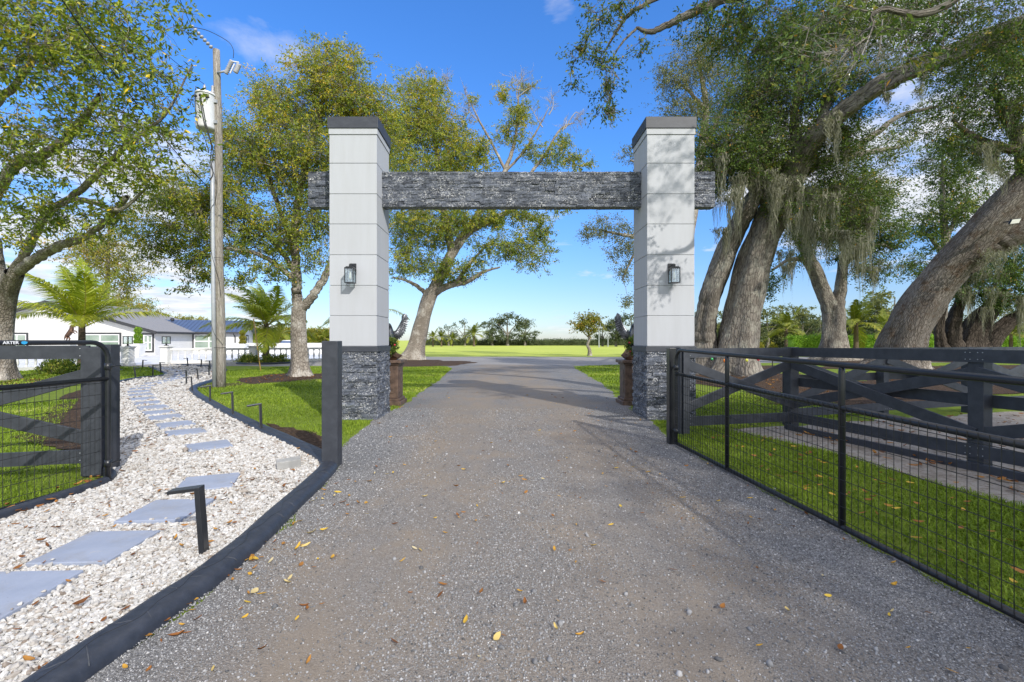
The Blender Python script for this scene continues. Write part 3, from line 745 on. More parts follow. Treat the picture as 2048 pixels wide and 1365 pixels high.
# --- stamped black kerb
def kerb(name, pts, w, h, label, z0=0.0, joints=False):
    P2 = spline(np.c_[pts, np.zeros(len(pts))], 6); n = len(P2); T = np.gradient(P2, axis=0); T = unit(T); S = np.stack([T[:, 1], -T[:, 0], T[:, 2] * 0], 1)
    prof = [(-.5, 0), (-.5, .62), (-.42, .88), (-.25, 1.0), (.18, 1.0), (.36, .84), (.47, .5), (.5, 0)]
    mb = MB(); k = len(prof); wob = .012 * np.sin(np.arange(n) * .9)
    V = np.concatenate([[P2[i] + S[i] * (a * w + wob[i] * .4) + np.array([0, 0, z0 + b * h]) for a, b in prof] for i in range(n)])
    Q = np.concatenate([[(i * k + j, i * k + j + 1, (i + 1) * k + j + 1, (i + 1) * k + j) for j in range(k - 1)] for i in range(n - 1)])
    mb.add(V, [Q, np.arange(k)[None, :], (np.arange(k)[::-1] + (n - 1) * k)[None, :]])
    if joints:                                      # pressed stone pattern: wandering seam and cross joints
        r = np.random.default_rng(5); cum = np.r_[0, np.cumsum(np.linalg.norm(np.diff(P2, axis=0), axis=1))]; top = z0 + h
        def at(s, a):
            q = np.array([np.interp(s, cum, P2[:, c]) for c in range(3)]); sd = np.array([np.interp(s, cum, S[:, c]) for c in range(3)])
            b = np.interp(a, [q2[0] for q2 in prof[1:-1]], [q2[1] for q2 in prof[1:-1]])
            return q + sd * a * w + np.array([0, 0, z0 + b * h - .0012])
        L = min(cum[-1], 9.0); ss = np.arange(.3, L, .032); off = .10 * np.sin(ss * 9.3) + .07 * np.sin(ss * 21 + 1)
        mb.tube([at(s, o) for s, o in zip(ss, off)], .0034, 4, 2)
        s = .4
        while s < L - .2:
            o = .10 * math.sin(s * 9.3) + .07 * math.sin(s * 21 + 1); sk = r.normal() * .05
            mb.tube([at(s + sk * u + .008 * math.sin(u * 9), o + (-.42 - o) * u) for u in np.linspace(0, 1, 6)], .0030, 4, 1)
            s2 = s + r.uniform(.08, .14); o = .10 * math.sin(s2 * 9.3) + .07 * math.sin(s2 * 21 + 1)
            mb.tube([at(s2 + sk * u, o + (.42 - o) * u) for u in np.linspace(0, 1, 6)], .0030, 4, 1)
            s += r.uniform(.24, .34)
    return struct(mb.build(name, ['kerb', 'kerb_line', 'wire'], None, True), label)
kerb('kerb', KERB, .20, .085, 'black stamped concrete kerb between pebble path and driveway', joints=True)
kerb('kerb', KERB_B, .16, .09, 'black kerb at the far bend of the pebble path')
kerb('kerb', KERB_L, .13, .08, 'thin black kerb along the far left side of the pebble path')
kerb('kerb', EDGE_L, .085, .085, 'thin black edging between pebble path and left gate')

# --- stepping slabs
SL = [(-2.915, 2.10, 2), (-2.915, 2.62, 2), (-2.90, 3.245, 3), (-2.91, 3.925, 5), (-3.07, 4.71, 21), (-4.12, 6.33, 40), (-5.12, 7.30, 42), (-5.76, 7.96, 44), (-6.48, 8.70, 45), (-7.08, 9.33, 45), (-7.72, 9.98, 45),
      (-8.42, 10.72, 45), (-9.1, 11.45, 45), (-9.85, 12.3, 45), (-10.5, 13.05, 44), (-11.1, 13.85, 40), (-11.6, 14.7, 34), (-12.0, 15.55, 28), (-12.3, 16.45, 24), (-12.65, 17.35, 28), (-13.1, 18.2, 36), (-13.6, 19.05, 42), (-14.2, 19.9, 48), (-14.9, 20.8, 54), (-15.7, 21.7, 56), (-16.6, 22.6, 58), (-17.6, 23.6, 60), (-18.5, 24.6, 55)]
SLABS = []
words = ['cut off by the bottom left corner of the photo', 'nearest whole one on the path, beside the kerb bend', 'second whole one from the front', 'just behind the nearest bollard light', 'turned, level with the loose concrete block',
         'first of the close set run, level with the post', 'second of the close set run', 'third of the close set run', 'fourth of the close set run', 'fifth of the close set run', 'sixth of the close set run']
def slab_geo(cx, cy, a):
    a = math.radians(a); u = np.array([math.cos(a), math.sin(a)]) * .255; v = np.array([-math.sin(a), math.cos(a)]) * .255; c = np.array([cx, cy])
    return np.array([c - u - v, c + u - v, c + u + v, c - u + v])
for i, (x, y, a) in enumerate(SL):
    if i == 0: continue
    q = slab_geo(x, y, a); SLABS.append(slab_geo(x, y, a))
    o = MB().prism(q, .006, .042 + .004 * math.sin(i * 2.7)).build('stepping_slab', 'slab', None, False, .006, origin=(x, y, 0))
    o.rotation_euler[0] = .012 * math.sin(i * 1.9)
    lab = 'blue grey stepping slab, ' + (words[i - 1] if i - 1 < len(words) else ('square to the run where the path nears the black kerb corner' if i == 12 else 'in the distant part of the path nearing the house'))
    tag(o, lab if i <= 11 else 'small distant blue grey stepping slab where the path bends to the patio', 'stepping slab', 'stepping slabs in the pebble path')

# --- white pebbles, real stones
pm = MB(); r = np.random.default_rng(21)
inner = PATH
def sample(poly, n, x0, x1, y0, y1, r):
    X, Y = r.uniform(x0, x1, n), r.uniform(y0, y1, n); ok = inpoly(X, Y, poly)
    for s in SLABS: ok &= ~inpoly(X, Y, s)
    return X[ok], Y[ok]
X, Y = sample(inner, 48000, -4.6, -1.9, 1.5, 4.2, r); S = r.gamma(6, .0013, len(X)) + .0035; pebbles(pm, X, Y, .012 + S * r.uniform(.1, .9, len(X)), S, r, 0)
X, Y = sample(inner, 30000, -5.2, -1.9, 4.2, 7.5, r); S = r.gamma(6, .0018, len(X)) + .0045; pebbles(pm, X, Y, .012 + S * r.uniform(.1, .9, len(X)), S, r, 0)
X, Y = sample(inner, 46000, -12.2, -2.5, 6.0, 17, r); S = r.gamma(7, .0024, len(X)) + .007; pebbles(pm, X, Y, .012 + S * r.uniform(.1, .8, len(X)), S, r, 0)
X, Y = sample(inner, 9000, -20, -9, 14, 28, r); S = r.gamma(9, .0035, len(X)) + .01; pebbles(pm, X, Y, .012 + S * r.uniform(.1, .7, len(X)), S, r, 0)
for q in SLABS:                                      # a few strays kicked onto the slabs
    ee = r.uniform(0, 1, 7); k_ = r.integers(0, 4, 7); X = np.array([q[k][0] + (q[(k + 1) % 4][0] - q[k][0]) * t for k, t in zip(k_, ee)]); Y = np.array([q[k][1] + (q[(k + 1) % 4][1] - q[k][1]) * t for k, t in zip(k_, ee)])
    cq = q.mean(0); f = r.uniform(.0, .14, 7); X += (cq[0] - X) * f; Y += (cq[1] - Y) * f; pebbles(pm, X, Y, np.full(7, .05), r.uniform(.007, .016, 7), r, 0)
struct(pm.build('pebbles', 'pebble', None, False), 'white landscaping pebbles filling the curved path', 'stuff', 'pebbles')

# --- loose stone chips on the drive
cm = MB(); r = np.random.default_rng(22)
def chips(n, x0, x1, y0, y1, s0, keep):
    X, Y = r.uniform(x0, x1, n), r.uniform(y0, y1, n); ok = inpoly(X, Y, np.array(DRIVE)) & (r.uniform(size=n) < keep(X, Y)); X, Y = X[ok], Y[ok]
    S = r.gamma(5, s0 / 5, len(X)) + .0014; pebbles(cm, X, Y, .008 + S * .25, S, r, 0, .75)
def kp(X, Y):
    w = wiggle(X * .6, Y * .35, .9) * .35; t = np.minimum(abs(X + .75 + w), abs(X - 1.05 + w)); e = np.clip((abs(X) - 1.2) * .9, 0, 1)
    return np.clip(.18 + .55 * np.clip(t / .8, 0, 1) ** 1.5 + .4 * e + .15 * wiggle(X, Y, 1.3), .05, 1)
chips(60000, -1.9, 2.8, 1.85, 3.2, .0026, kp); chips(50000, -2.0, 2.75, 3.2, 5.2, .0032, kp); chips(42000, -2.4, 2.8, 5.2, 10, .0044, kp)
Xp, Yp = r.uniform(-1.8, 2.7, 130), 1.9 + 6 * r.uniform(size=130) ** 1.4; Sp = r.uniform(.008, .017, 130); pebbles(cm, Xp, Yp, .008 + Sp * .3, Sp, r, 1, .8)
struct(cm.build('gravel', 'chip', None, True), 'loose grey stone chips on the driveway', 'stuff', 'gravel')

# --- grass
LAWN_C = np.concatenate([[(-2.36, 6.5), (-2.46, 8.2), (-2.42, 16), (-2.8, 24), (-3.2, 25.6), (-12.6, 25.0)], np.array(KERB[::-1])[:13] + [.13, -.02], [(-2.5, 6.25)]])
PILL = [(-3.4, 8.5), (-2.35, 8.5), (-2.35, 9.6), (-3.4, 9.6)]
grass('grass', 'green turf between the pebble path and the driveway', LAWN_C, 1150, .045, .006, 31, [soil[0], soil[6], PILL], lambda X, Y: np.clip(11 / Y, .22, 1))
LAWN_R = [(2.5, 6.6), (2.66, 4.2), (2.8, 2.0), (2.85, .6), (5.1, .6), (4.72, 3.9), (4.5, 4.9), (4.42, 5.8), (4.12, 6.75), (3.75, 7.5), (5.0, 8.3), (7.5, 9.2), (8, 12.6), (6, 13), (3.2, 12.4), (2.9, 11), (3.7, 9.4), (3.65, 8.4), (2.75, 8.4)]
grass('grass', 'broad bladed green turf between right gate and paddock fence', np.array(LAWN_R), 3300, .06, .0085, 32, [blob_poly(9.4, 17.2, 3.7, 4.7, 13)], lambda X, Y: np.clip(5.2 / Y, .15, 1))
LAWN_L = [(-4.45, .8), (-4.28, 3.6), (-4.22, 4.4), (-4.75, 5.25), (-6.6, 6.5), (-10.6, 11.3), (-12.2, 10.0), (-8.5, 4.6), (-6.5, .8)]
grass('grass', 'green turf behind the left gate', np.array(LAWN_L), 2300, .055, .0075, 33, (), lambda X, Y: np.clip(6 / Y, .25, 1))
grass('grass', 'green turf strip right of the driveway beyond the gateway', np.array([(2.95, 10.6), (3.35, 15.3), (3.8, 24.4), (4.6, 26.2), (9, 28.8), (9, 21), (6.2, 19), (5.8, 14)]), 420, .05, .009, 34)
grass('grass', 'green turf in front of the left balustrade', np.array([(-14.4, 17.9), (-14.3, 19), (-16.4, 21.8), (-19.5, 25.0), (-22.0, 25.8), (-24.2, 19.8), (-21, 17), (-16.5, 14.5), (-13.9, 15.9)]), 330, .055, .012, 35)

# --- fallen leaves
lm = MB(); r = np.random.default_rng(23)
def scatter(n, x0, x1, y0, y1, z, poly=None, keep=None, L=(.05, .115), A=None):
    X, Y = r.uniform(x0, x1, n), r.uniform(y0, y1, n); ok = np.ones(n, bool)
    if poly is not None: ok &= inpoly(X, Y, np.asarray(poly))
    for s in SLABS: ok &= ~inpoly(X, Y, s)
    if keep: ok &= r.uniform(size=n) < keep(X, Y)
    X, Y = X[ok], Y[ok]; litter(lm, X, Y, np.full(len(X), z), r, L, None if A is None else r.uniform(*A, len(X)))
scatter(300, -4.4, -2.05, 1.6, 5.2, .036, PATH, None, (.022, .075), (0, .6))
scatter(320, -9, -2.1, 5.2, 11, .04, PATH, None, (.03, .075), (0, .6))
scatter(60, -4.35, -4.1, 2.4, 4.8, .05, None, None, (.06, .11), (.1, .8))
scatter(170, -1.8, -1.15, 1.9, 5.2, .012, DRIVE, lambda X, Y: np.exp(-(X + 1.8) / .25), (.03, .085), (.15, 1))
scatter(150, -1.8, 2.7, 2.0, 5.5, .012, DRIVE, None, (.02, .07), (.1, 1))
scatter(190, -2.3, 2.7, 5.5, 13, .012, DRIVE, lambda X, Y: .35 + .65 * (abs(X) > 1.4), (.03, .075), (.1, .9))
scatter(520, 3.9, 5.4, 3.0, 7.6, .02, SAND, lambda X, Y: np.exp(-abs(X - 5.42 + (Y - 5.25) * .27) / .22), (.06, .12), (.15, .6))
scatter(600, 5, 11, 4, 9.5, .01, SAND, None, (.05, .10), (0, .5))
scatter(500, 8, 22, 12, 22, .025, None, lambda X, Y: wiggle(X, Y, .5) > -.1, (.07, .12), (0, .6))
scatter(420, 5.5, 13, 12.5, 21, .02, soil[2], None, (.07, .12), (0, .6))
scatter(260, -10, -6.5, 16, 20.8, .02, soil[0], None, (.06, .11), (0, .6))
scatter(420, -22, -15, 13, 18.5, .02, soil[5], None, (.07, .13), (0, .7))
scatter(90, 2.9, 4.4, 2.2, 7, .05, LAWN_R, None, (.05, .09), (.2, .9))
struct(lm.build('fallen_leaves', 'litter', None, True), 'dry brown and yellow fallen leaves scattered over path and driveway', 'stuff', 'leaves')
# ================================================================ gateway: two pillars and a stone clad beam
def ledger(mb, o, u, U, nrm, z0, z1, r, row=.06, dep=.034):   # rows of split-face strips over a vertical face
    o, u, nrm = np.array(o, float), np.array(u, float), np.array(nrm, float); z = z0; k = 0
    while z < z1 - .012:
        h = min(row * r.uniform(.75, 1.3), z1 - z)
        if z1 - z - h < .015: h = z1 - z
        x = -r.uniform(0, .2)
        while x < U:
            L = r.uniform(.09, .34); a, b = max(0, x), min(U, x + L); x += L
            if b - a < .02: continue
            pr = r.uniform(.002, dep); nx = max(2, int((b - a) / .05)); gx = np.linspace(a + .0012, b - .0012, nx + 1); gz = np.linspace(z + .001, z + h - .001, 3)
            Vf = np.array([o + u * gx_ + np.array([0, 0, gz_]) + nrm * (pr + r.normal() * .0055 - (.005 if iz != 1 else 0)) for iz, gz_ in enumerate(gz) for gx_ in gx])
            Vb = np.array([o + u * gx_ + np.array([0, 0, gz_]) - nrm * .012 for gz_ in (gz[0], gz[2]) for gx_ in gx]); w = nx + 1
            Q = [(iz * w + i, iz * w + i + 1, (iz + 1) * w + i + 1, (iz + 1) * w + i) for iz in range(2) for i in range(nx)]
            t0 = 3 * w
            Q += [(t0 + i, t0 + i + 1, i + 1, i) for i in range(nx)] + [(2 * w + i, 2 * w + i + 1, t0 + w + i + 1, t0 + w + i) for i in range(nx)]
            Q += [(t0, 0, w, t0), (w, 2 * w, t0 + w, t0)] if 0 else []
            mb.add(np.concatenate([Vf, Vb]), [np.array(Q), np.array([[t0, 0, w, 2 * w, t0 + w]]), np.array([[nx, t0 + nx, t0 + w + nx, 2 * w + nx, w + nx]])], 0, r.uniform())
        z += h; k += 1

ARCH = thing('entrance_gateway', 'tall white entrance gateway of two panelled pillars carrying a dark stone clad beam', 'gateway', (0.13, 9.03, 0))
r = np.random.default_rng(41)
YF, YB, W = 8.58, 9.475, .894
GZ = [1.387, 1.962, 2.532, 3.110, 3.691, 4.260, 4.838, 5.375]
for x0 in (-3.311, 2.680):
    x1 = x0 + W; mb = MB()
    mb.box(x0 + .012, x1 - .012, YF + .012, YB - .012, 1.30, 5.45)
    for a, b in zip(GZ[:-1], GZ[1:]): mb.box(x0, x1, YF, YB, a + .006, b - .006, 0, r.uniform())
    p = mb.build('pillar', 'stucco', ARCH, False, .004)
    MB().box(x0 - .012, x1 + .012, YF - .012, YB + .012, 5.381, 5.492).build('trim_course', 'stucco', p, False, .004)
    MB().box(x0 - .030, x1 + .030, YF - .030, YB + .030, 5.494, 5.705).build('cap', 'charcoal', p, False, .004)
    MB().box(x0 - .028, x1 + .028, YF - .028, YB + .028, 1.283, 1.385).build('band', 'charcoal', p, False, .004)
    st = MB(); e = .012
    st.box(x0 + .03, x1 - .03, YF + .03, YB - .03, -.05, 1.28)
    ledger(st, (x0 - e, YF - e + .012, 0), (1, 0, 0), W + 2 * e, (0, -1, 0), -.02, 1.281, r)
    ledger(st, (x1 + e, YB + e - .012, 0), (-1, 0, 0), W + 2 * e, (0, 1, 0), -.02, 1.281, r)
    ledger(st, (x0 - e + .012, YB + e, 0), (0, -1, 0), W + 2 * e, (-1, 0, 0), -.02, 1.281, r)
    ledger(st, (x1 + e - .012, YF - e, 0), (0, 1, 0), W + 2 * e, (1, 0, 0), -.02, 1.281, r)
    st.build('stone_base', 'stone', p)
BX0, BX1, BY0, BY1, BZ0, BZ1 = -3.865, 4.125, 8.955, 9.145, 4.125, 4.815
bm = MB(); bm.box(BX0 + .005, BX1 - .005, BY0 + .004, BY1 - .004, BZ0 + .004, BZ1 - .004)
for a, b in ((BX0, -3.314), (-2.414, 2.677), (3.577, BX1)):
    ledger(bm, (a, BY0, 0), (1, 0, 0), b - a, (0, -1, 0), BZ0, BZ1, r, .062, .026); ledger(bm, (b, BY1, 0), (-1, 0, 0), b - a, (0, 1, 0), BZ0, BZ1, r, .062, .026)
ledger(bm, (BX0, BY1, 0), (0, -1, 0), BY1 - BY0, (-1, 0, 0), BZ0, BZ1, r, .044, .02); ledger(bm, (BX1, BY0, 0), (0, 1, 0), BY1 - BY0, (1, 0, 0), BZ0, BZ1, r, .044, .02)
bm.build('beam', 'stone', ARCH)

# --- wall lanterns
def wall_lantern(x, label):
    t = thing('wall_lantern', label, 'lantern', (x, YF, 2.55), 'lanterns on the gateway pillars')
    MB().box(x - .062, x + .062, YF - .022, YF - .001, 2.735, 2.945).build('backplate', 'black_metal', t, False, .004)
    a = MB(); a.plank((x, YF - .02, 2.89), (x, YF - .19, 2.89), .028, .028); a.plank((x, YF - .187, 2.895), (x, YF - .187, 2.84), .026, .026, (0, 1, 0)); a.build('arm', 'black_metal', t)
    yc, w, z0, z1 = YF - .165, .083, 2.555, 2.84
    f = MB(); f.box(x - w, x + w, yc - w, yc + w, z1 - .022, z1); f.box(x - w * .78, x + w * .78, yc - w * .78, yc + w * .78, z1, z1 + .018); f.box(x - w, x + w, yc - w, yc + w, z0, z0 + .014)
    for i in (-1, 1):
        for j in (-1, 1): f.box(x + i * (w - .007) - .0065, x + i * (w - .007) + .0065, yc + j * (w - .007) - .0065, yc + j * (w - .007) + .0065, z0 + .014, z1 - .022)
    f.build('frame', 'black_metal', t)
    g = MB(); q = w - .012
    for i in (-1, 1): g.box(x + i * q - .0012, x + i * q + .0012, yc - q, yc + q, z0 + .016, z1 - .024); g.box(x - q, x + q, yc + i * q - .0012, yc + i * q + .0012, z0 + .016, z1 - .024)
    g.build('glass', 'glass', t)
    b = MB(); b.lathe((x, yc, z1 - .15), [(.001, -.07), (.022, -.055), (.026, -.02), (.018, .05), (.013, .08), (.013, .127)], 12); b.build('bulb', 'bulb', t, True)
wall_lantern(-2.862, 'black box wall lantern casting a shadow on the left white pillar')
wall_lantern(3.13, 'black box wall lantern on the dappled right white pillar')

# --- pedestals with eagles
def pedestal(x, y, label):
    t = thing('statue_pedestal', label, 'pedestal', (x, y, 0), 'pedestals behind the gateway pillars')
    MB().box(x - .25, x + .25, y - .25, y + .25, .16, .92).build('shaft', 'pedestal', t, False, .012)
    b = MB(); b.box(x - .33, x + .33, y - .33, y + .33, -.02, .10); b.box(x - .29, x + .29, y - .29, y + .29, .10, .16); b.build('plinth', 'pedestal', t, False, .012)
    c = MB(); c.box(x - .28, x + .28, y - .28, y + .28, .92, .97); c.box(x - .33, x + .33, y - .33, y + .33, .97, 1.04); c.build('top', 'pedestal', t, False, .012)
    p = MB(); p.box(x - .16, x + .16, y - .262, y - .25, .28, .82); p.box(x - .262, x - .25, y - .16, y + .16, .28, .82); p.box(x + .25, x + .262, y - .16, y + .16, .28, .82); p.build('panel', 'pedestal', t, False, .008)

def eagle(x, y, s, label):
    z0 = 1.04; t = thing('eagle_statue', label, 'statue', (x, y, z0), 'eagle statues on the pedestals')
    rk = MB(); rr = np.random.default_rng(51)
    V, Fc = ico()[1]; rk.add(V * (1 + rr.normal(size=(len(V), 1)) * .12) * np.array([.24, .22, .15]) + np.array([x, y, z0 + .10]), Fc); rk.build('rock', 'bronze_dark', t)
    B = lambda a, b, c: (x + a * s, y + b, z0 + c)
    skin('body', [B(0, .02, .46), B(0, -.03, .62), B(0, -.06, .74), B(0, -.12, .83), B(0, -.20, .82), B(0, -.245, .775), B(0, .12, .36), B(0, .22, .24), B(-.07, -.02, .34), B(-.08, -.05, .22), B(.07, -.02, .34), B(.08, -.05, .22)],
         [(0, 1), (1, 2), (2, 3), (3, 4), (4, 5), (0, 6), (6, 7), (0, 8), (8, 9), (0, 10), (10, 11)], [.12, .125, .075, .062, .03, .01, .08, .05, .06, .03, .06, .03], 'bronze', t)
    for sg in (-1, 1):
        wm = MB(); rr = np.random.default_rng(52 + sg)
        le = spline([B(sg * .06, .0, .62), B(sg * .15, .03, .66), B(sg * .215, .05, .78), B(sg * .265, .06, .90), B(sg * .29, .07, .975)], 5)
        wm.tube(le, np.linspace(.045, .012, len(le)), 8)
        for lay, (nf, ls, ys) in enumerate(((19, .92, 0), (17, .60, -.022), (15, .34, -.038))):
            for i in range(nf):
                f = i / (nf - 1); k = f * (len(le) - 1); i0 = min(int(k), len(le) - 2); b = le[i0] * (1 - k + i0) + le[i0 + 1] * (k - i0)
                an = math.radians(-105 + 168 * f ** 1.25); d = np.array([sg * math.cos(an) * s * .9, .12, math.sin(an)]); d /= np.linalg.norm(d)
                L = ls * (.24 - .08 * f) * rr.uniform(.94, 1.06); sd = np.cross(d, (0, 1, 0)); sd /= np.linalg.norm(sd); w = .046
                b = b + np.array([0, ys, 0]); e = np.array([0, -.012, 0])
                wm.add([b - sd * w * .5, b + e, b + sd * w * .5, b + d * L * .6 - sd * w, b + d * L * .6 + e * 1.2, b + d * L * .6 + sd * w, b + d * L],
                       [np.array([[0, 1, 4, 3], [1, 2, 5, 4]]), np.array([[3, 4, 6], [4, 5, 6]])])
        o = wm.build('wing', 'bronze', t); q = o.modifiers.new('thick', 'SOLIDIFY'); q.thickness = .007; q.offset = 0
    return t
for x, y, s, a, b, c in ((-2.71, 10.72, 1, 'brown square pedestal at the left edge of the driveway behind the pillar', 'bronze eagle with raised wing behind the left pillar', 'green wreath with red bow flower round the left eagle'),
                         (3.02, 10.75, 1, 'brown square pedestal half hidden behind the right pillar', 'bronze eagle with raised wing behind the right pillar', 'dark green wreath hanging by the right eagle')):
    pedestal(x, y, a); eagle(x, y, s, b)
    w = thing('wreath', c, 'wreath', (x, y - .12, 1.3), 'wreaths on the eagle statues'); rr = np.random.default_rng(int(x * 10) + 99)
    th = rr.uniform(0, 6.283, 200); R = .17; cen = np.stack([x + np.cos(th) * R * 1.05, y - .20 + .05 * np.sin(th) + rr.normal(size=200) * .02, 1.36 + np.sin(th) * R * .95], 1)
    f = MB(); leaf_mass(f, cen, .028, 6, .07, .022, rr); f.build('leaves', 'leaf_oak', w)
    for an in (.2, 1.5, 2.6, 3.9, 5.2): MB().ball((x + math.cos(an) * R * 1.05, y - .26, 1.36 + math.sin(an) * R * .95), .022, 8).build('flower', 'ball_red', w, True)

# ================================================================ black wooden fences
def fence_panel(t, a, b, Ha, Hb, cross=True, back=False, side=1, kick=False, top=True, low=True):
    a, b = np.array([*a, 0.]), np.array([*b, 0.]); up = (0, 0, 1); h = .145; th = .032; of = side * .085
    A = lambda z: a + np.array([0, 0, z]); Bv = lambda z: b + np.array([0, 0, z])
    dr = (b - a) / np.linalg.norm(b - a); sn = np.cross(dr, (0, 0, 1.0)) * side; Lr = np.linalg.norm(b - a)
    def nails(mb, za, zb, off):
        for s_, z_ in ((.05, za), (Lr - .05, zb)):
            for k_ in (-.04, .04):
                for j_ in (-.015, .03):
                    p_ = a + dr * (s_ + j_ * (1 if s_ < 1 else -1)) + np.array([0, 0, z_ + k_]) + sn * (abs(off) * 1.0 + .016); mb.cyl(p_ - sn * .004, p_ + sn * .003, .0048, n=8, m=1)
        return mb
    if top: nails(MB().plank(A(Ha - .075), Bv(Hb - .075), th, h, up, 0, of), Ha - .075, Hb - .075, of).build('top_rail', ['fence', 'galv'], t)
    if low: nails(MB().plank(A(.23), Bv(.23), th, h, up, 0, of), .23, .23, of).build('bottom_rail', ['fence', 'galv'], t)
    if cross:
        MB().plank(A(1.13), Bv(.42), th, h, up, 0, of + side * .001).build('brace', 'fence', t, False, .004)
        MB().plank(A(.42), Bv(1.13), th, h, up, 0, of - side * .034).build('brace', 'fence', t, False, .004)
    if back: MB().plank(A(.80), Bv(.80), th, h, up, 0, -of).build('middle_rail', 'fence', t, False, .004)
    if kick: MB().plank(A(.045), Bv(.045), .05, .10, up, 0, of * 1.25).build('ground_board', 'fence', t, False, .004)

def post(t, x, y, h, w=.135, rot=0.0, z0=-.05):
    c, s = math.cos(rot) * w / 2, math.sin(rot) * w / 2
    MB().obox((x, y, (h + z0) / 2), (c, s, 0), (-s, c, 0), (0, 0, (h - z0) / 2)).build('post', 'fence', t, False, .006)

RF = [(2.80, 7.20), (4.83, 7.67), (5.48, 5.25), (6.13, 2.83), (6.78, .4)]
t = thing('paddock_fence', 'near black board fence with crossed braces beside the right gate', 'fence', (4.83, 7.67, 0))
for (x, y), h, rr in zip(RF, (1.385, 1.385, 1.40, 1.40, 1.40), (.23, .1, -1.31, -1.31, -1.31)): post(t, x, y, h, .15, rr)
fence_panel(t, RF[0], RF[1], 1.375, 1.38); fence_panel(t, RF[1], RF[2], 1.38, 1.395, back=True, kick=True); fence_panel(t, RF[2], RF[3], 1.395, 1.395, back=True, kick=True); fence_panel(t, RF[3], RF[4], 1.395, 1.395, back=True, kick=True)
vb = MB(); d = np.array([2.03, .47, 0]) / 2.084; vb.obox((2.83, 7.10, .70), d * .055, (-d[1] * .012, d[0] * .012, 0), (0, 0, .66)); vb.build('end_board', 'fence', t, False, .004)
t = thing('paddock_fence', 'second black board fence running across the back of the sand paddock', 'fence', (7.3, 8.8, 0))
RB = [(5.02, 8.05), (7.3, 8.8), (9.6, 9.45), (11.9, 10.1), (14.2, 10.75)]
for i, (x, y) in enumerate(RB): post(t, x, y, 1.36, .14, .3)
for i in range(4): fence_panel(t, RB[i], RB[i + 1], 1.36, 1.36, back=True)
t = thing('board_fence', 'black board fence panel with crossed brace behind the left gate', 'fence', (-4.62, 5.06, 0))
LF = [(-4.58, 5.08), (-6.87, 4.58), (-9.16, 4.08)]
for x, y in LF: post(t, x, y, 1.43, .15, .22)
fence_panel(t, LF[1], LF[0], 1.445, 1.445); fence_panel(t, LF[2], LF[1], 1.445, 1.445)
d = np.array([2.29, .5, 0]) / 2.344; MB().obox((-4.515, 4.965, .72), d * .093, (-d[1] * .012, d[0] * .012, 0), (0, 0, .70)).build('end_board', 'fence', t, False, .004)
t = tag(MB().box(-.075, .075, -.075, .075, -.05, 1.452).build('hinge_post', 'fence', None, False, .006, origin=None), 'black square post right of the left gate and its fence', 'post')
t.location = (-4.55, 5.22, 0); t.rotation_euler[2] = .1
t = tag(MB().box(-.092, .092, -.092, .092, -.05, 1.492).build('gate_post', 'fence', None, False, .006), 'lone black square post at the kerb corner before the left pillar', 'post')
t.location = (-2.06, 5.42, 0); t.rotation_euler[2] = .05
t = tag(MB().box(-.05, .05, -.06, .06, -.05, 1.385).build('gate_post', 'black_metal', None, False, .004), 'slim black steel post the right gate hangs on', 'post'); t.location = (2.405, 6.58, 0)

# ================================================================ tube gates with welded wire mesh
def tube_gate(name, label, a, b, za, zb, ma, mb_, n_up, seed, px_up=None):
    a, b = np.array([*a, 0.]), np.array([*b, 0.]); L = np.linalg.norm(b - a); u = (b - a) / L; R = .16; rt = .0235
    t = thing(name, label, 'gate', a); Z = np.array([0, 0, 1.0]); top = lambda s: za + (zb - za) * s / L; mid = lambda s: ma + (mb_ - ma) * s / L
    pt = lambda s, z: a + u * s + Z * z
    path = [pt(0, .05)] + [pt(0, z) for z in np.linspace(.3, top(0) - R, 4)]
    path += [pt(R - R * math.cos(x), top(0) - R + R * math.sin(x)) for x in np.linspace(.2, math.pi / 2, 7)]
    path += [pt(s, top(s)) for s in np.linspace(R + .2, L - R - .2, 10)]
    path += [pt(L - R + R * math.sin(x), top(L) - R + R * math.cos(x)) for x in np.linspace(0, math.pi / 2, 7)] + [pt(L, .5), pt(L, .05)]
    MB().tube(path, rt, 12).build('frame', 'black_metal', t, True)
    MB().tube([pt(-.02, .05), pt(L, .05)], rt, 12).build('bottom_rail', 'black_metal', t, True)
    MB().tube([pt(0, mid(0)), pt(L, mid(L))], rt, 12).build('middle_rail', 'black_metal', t, True)
    for s in px_up: MB().tube([pt(s, .05), pt(s, top(s) - .05), pt(s, top(s) - .012)], [rt, rt, rt * .7], 12).build('upright', 'black_metal', t, True)
    w = MB(); nrm = np.cross(u, Z); off = nrm * (rt + .003)
    for s in np.arange(.05, L, .057): w.tube([pt(s, .04) + off, pt(s, mid(s) + .02) + off], .0027, 4, cap=False)
    for f in np.linspace(.07, .97, 9): w.tube([pt(.01, .05 + f * (mid(0) - .06)) - off * 0 + nrm * rt * 1.05, pt(L, .05 + f * (mid(L) - .06)) + nrm * rt * 1.05], .0026, 4, cap=False)
    w.build('wire_mesh', 'wire', t)
    for z in (.22, top(0) - .25):
        h = MB(); h.cyl(pt(0, z - .035), pt(0, z + .035), rt + .009, n=12); h.cyl(pt(0, z), pt(-.13, z), .010, n=8); h.build('hinge', 'black_metal', t, True)
    cl = MB()
    for k in range(6): x = .25 + k * .2; cl.tube([pt(R - R * math.cos(x), top(0) - R + R * math.sin(x)) + np.array([math.cos(q), math.sin(q), 0]) * .026 * .6 + np.array([0, 0, math.sin(q * 2)]) * .003 for q in np.linspace(0, 6.2, 7)], .003, 4)
    cl.build('spring', 'galv', t, True)
    return t, pt, u, nrm, top
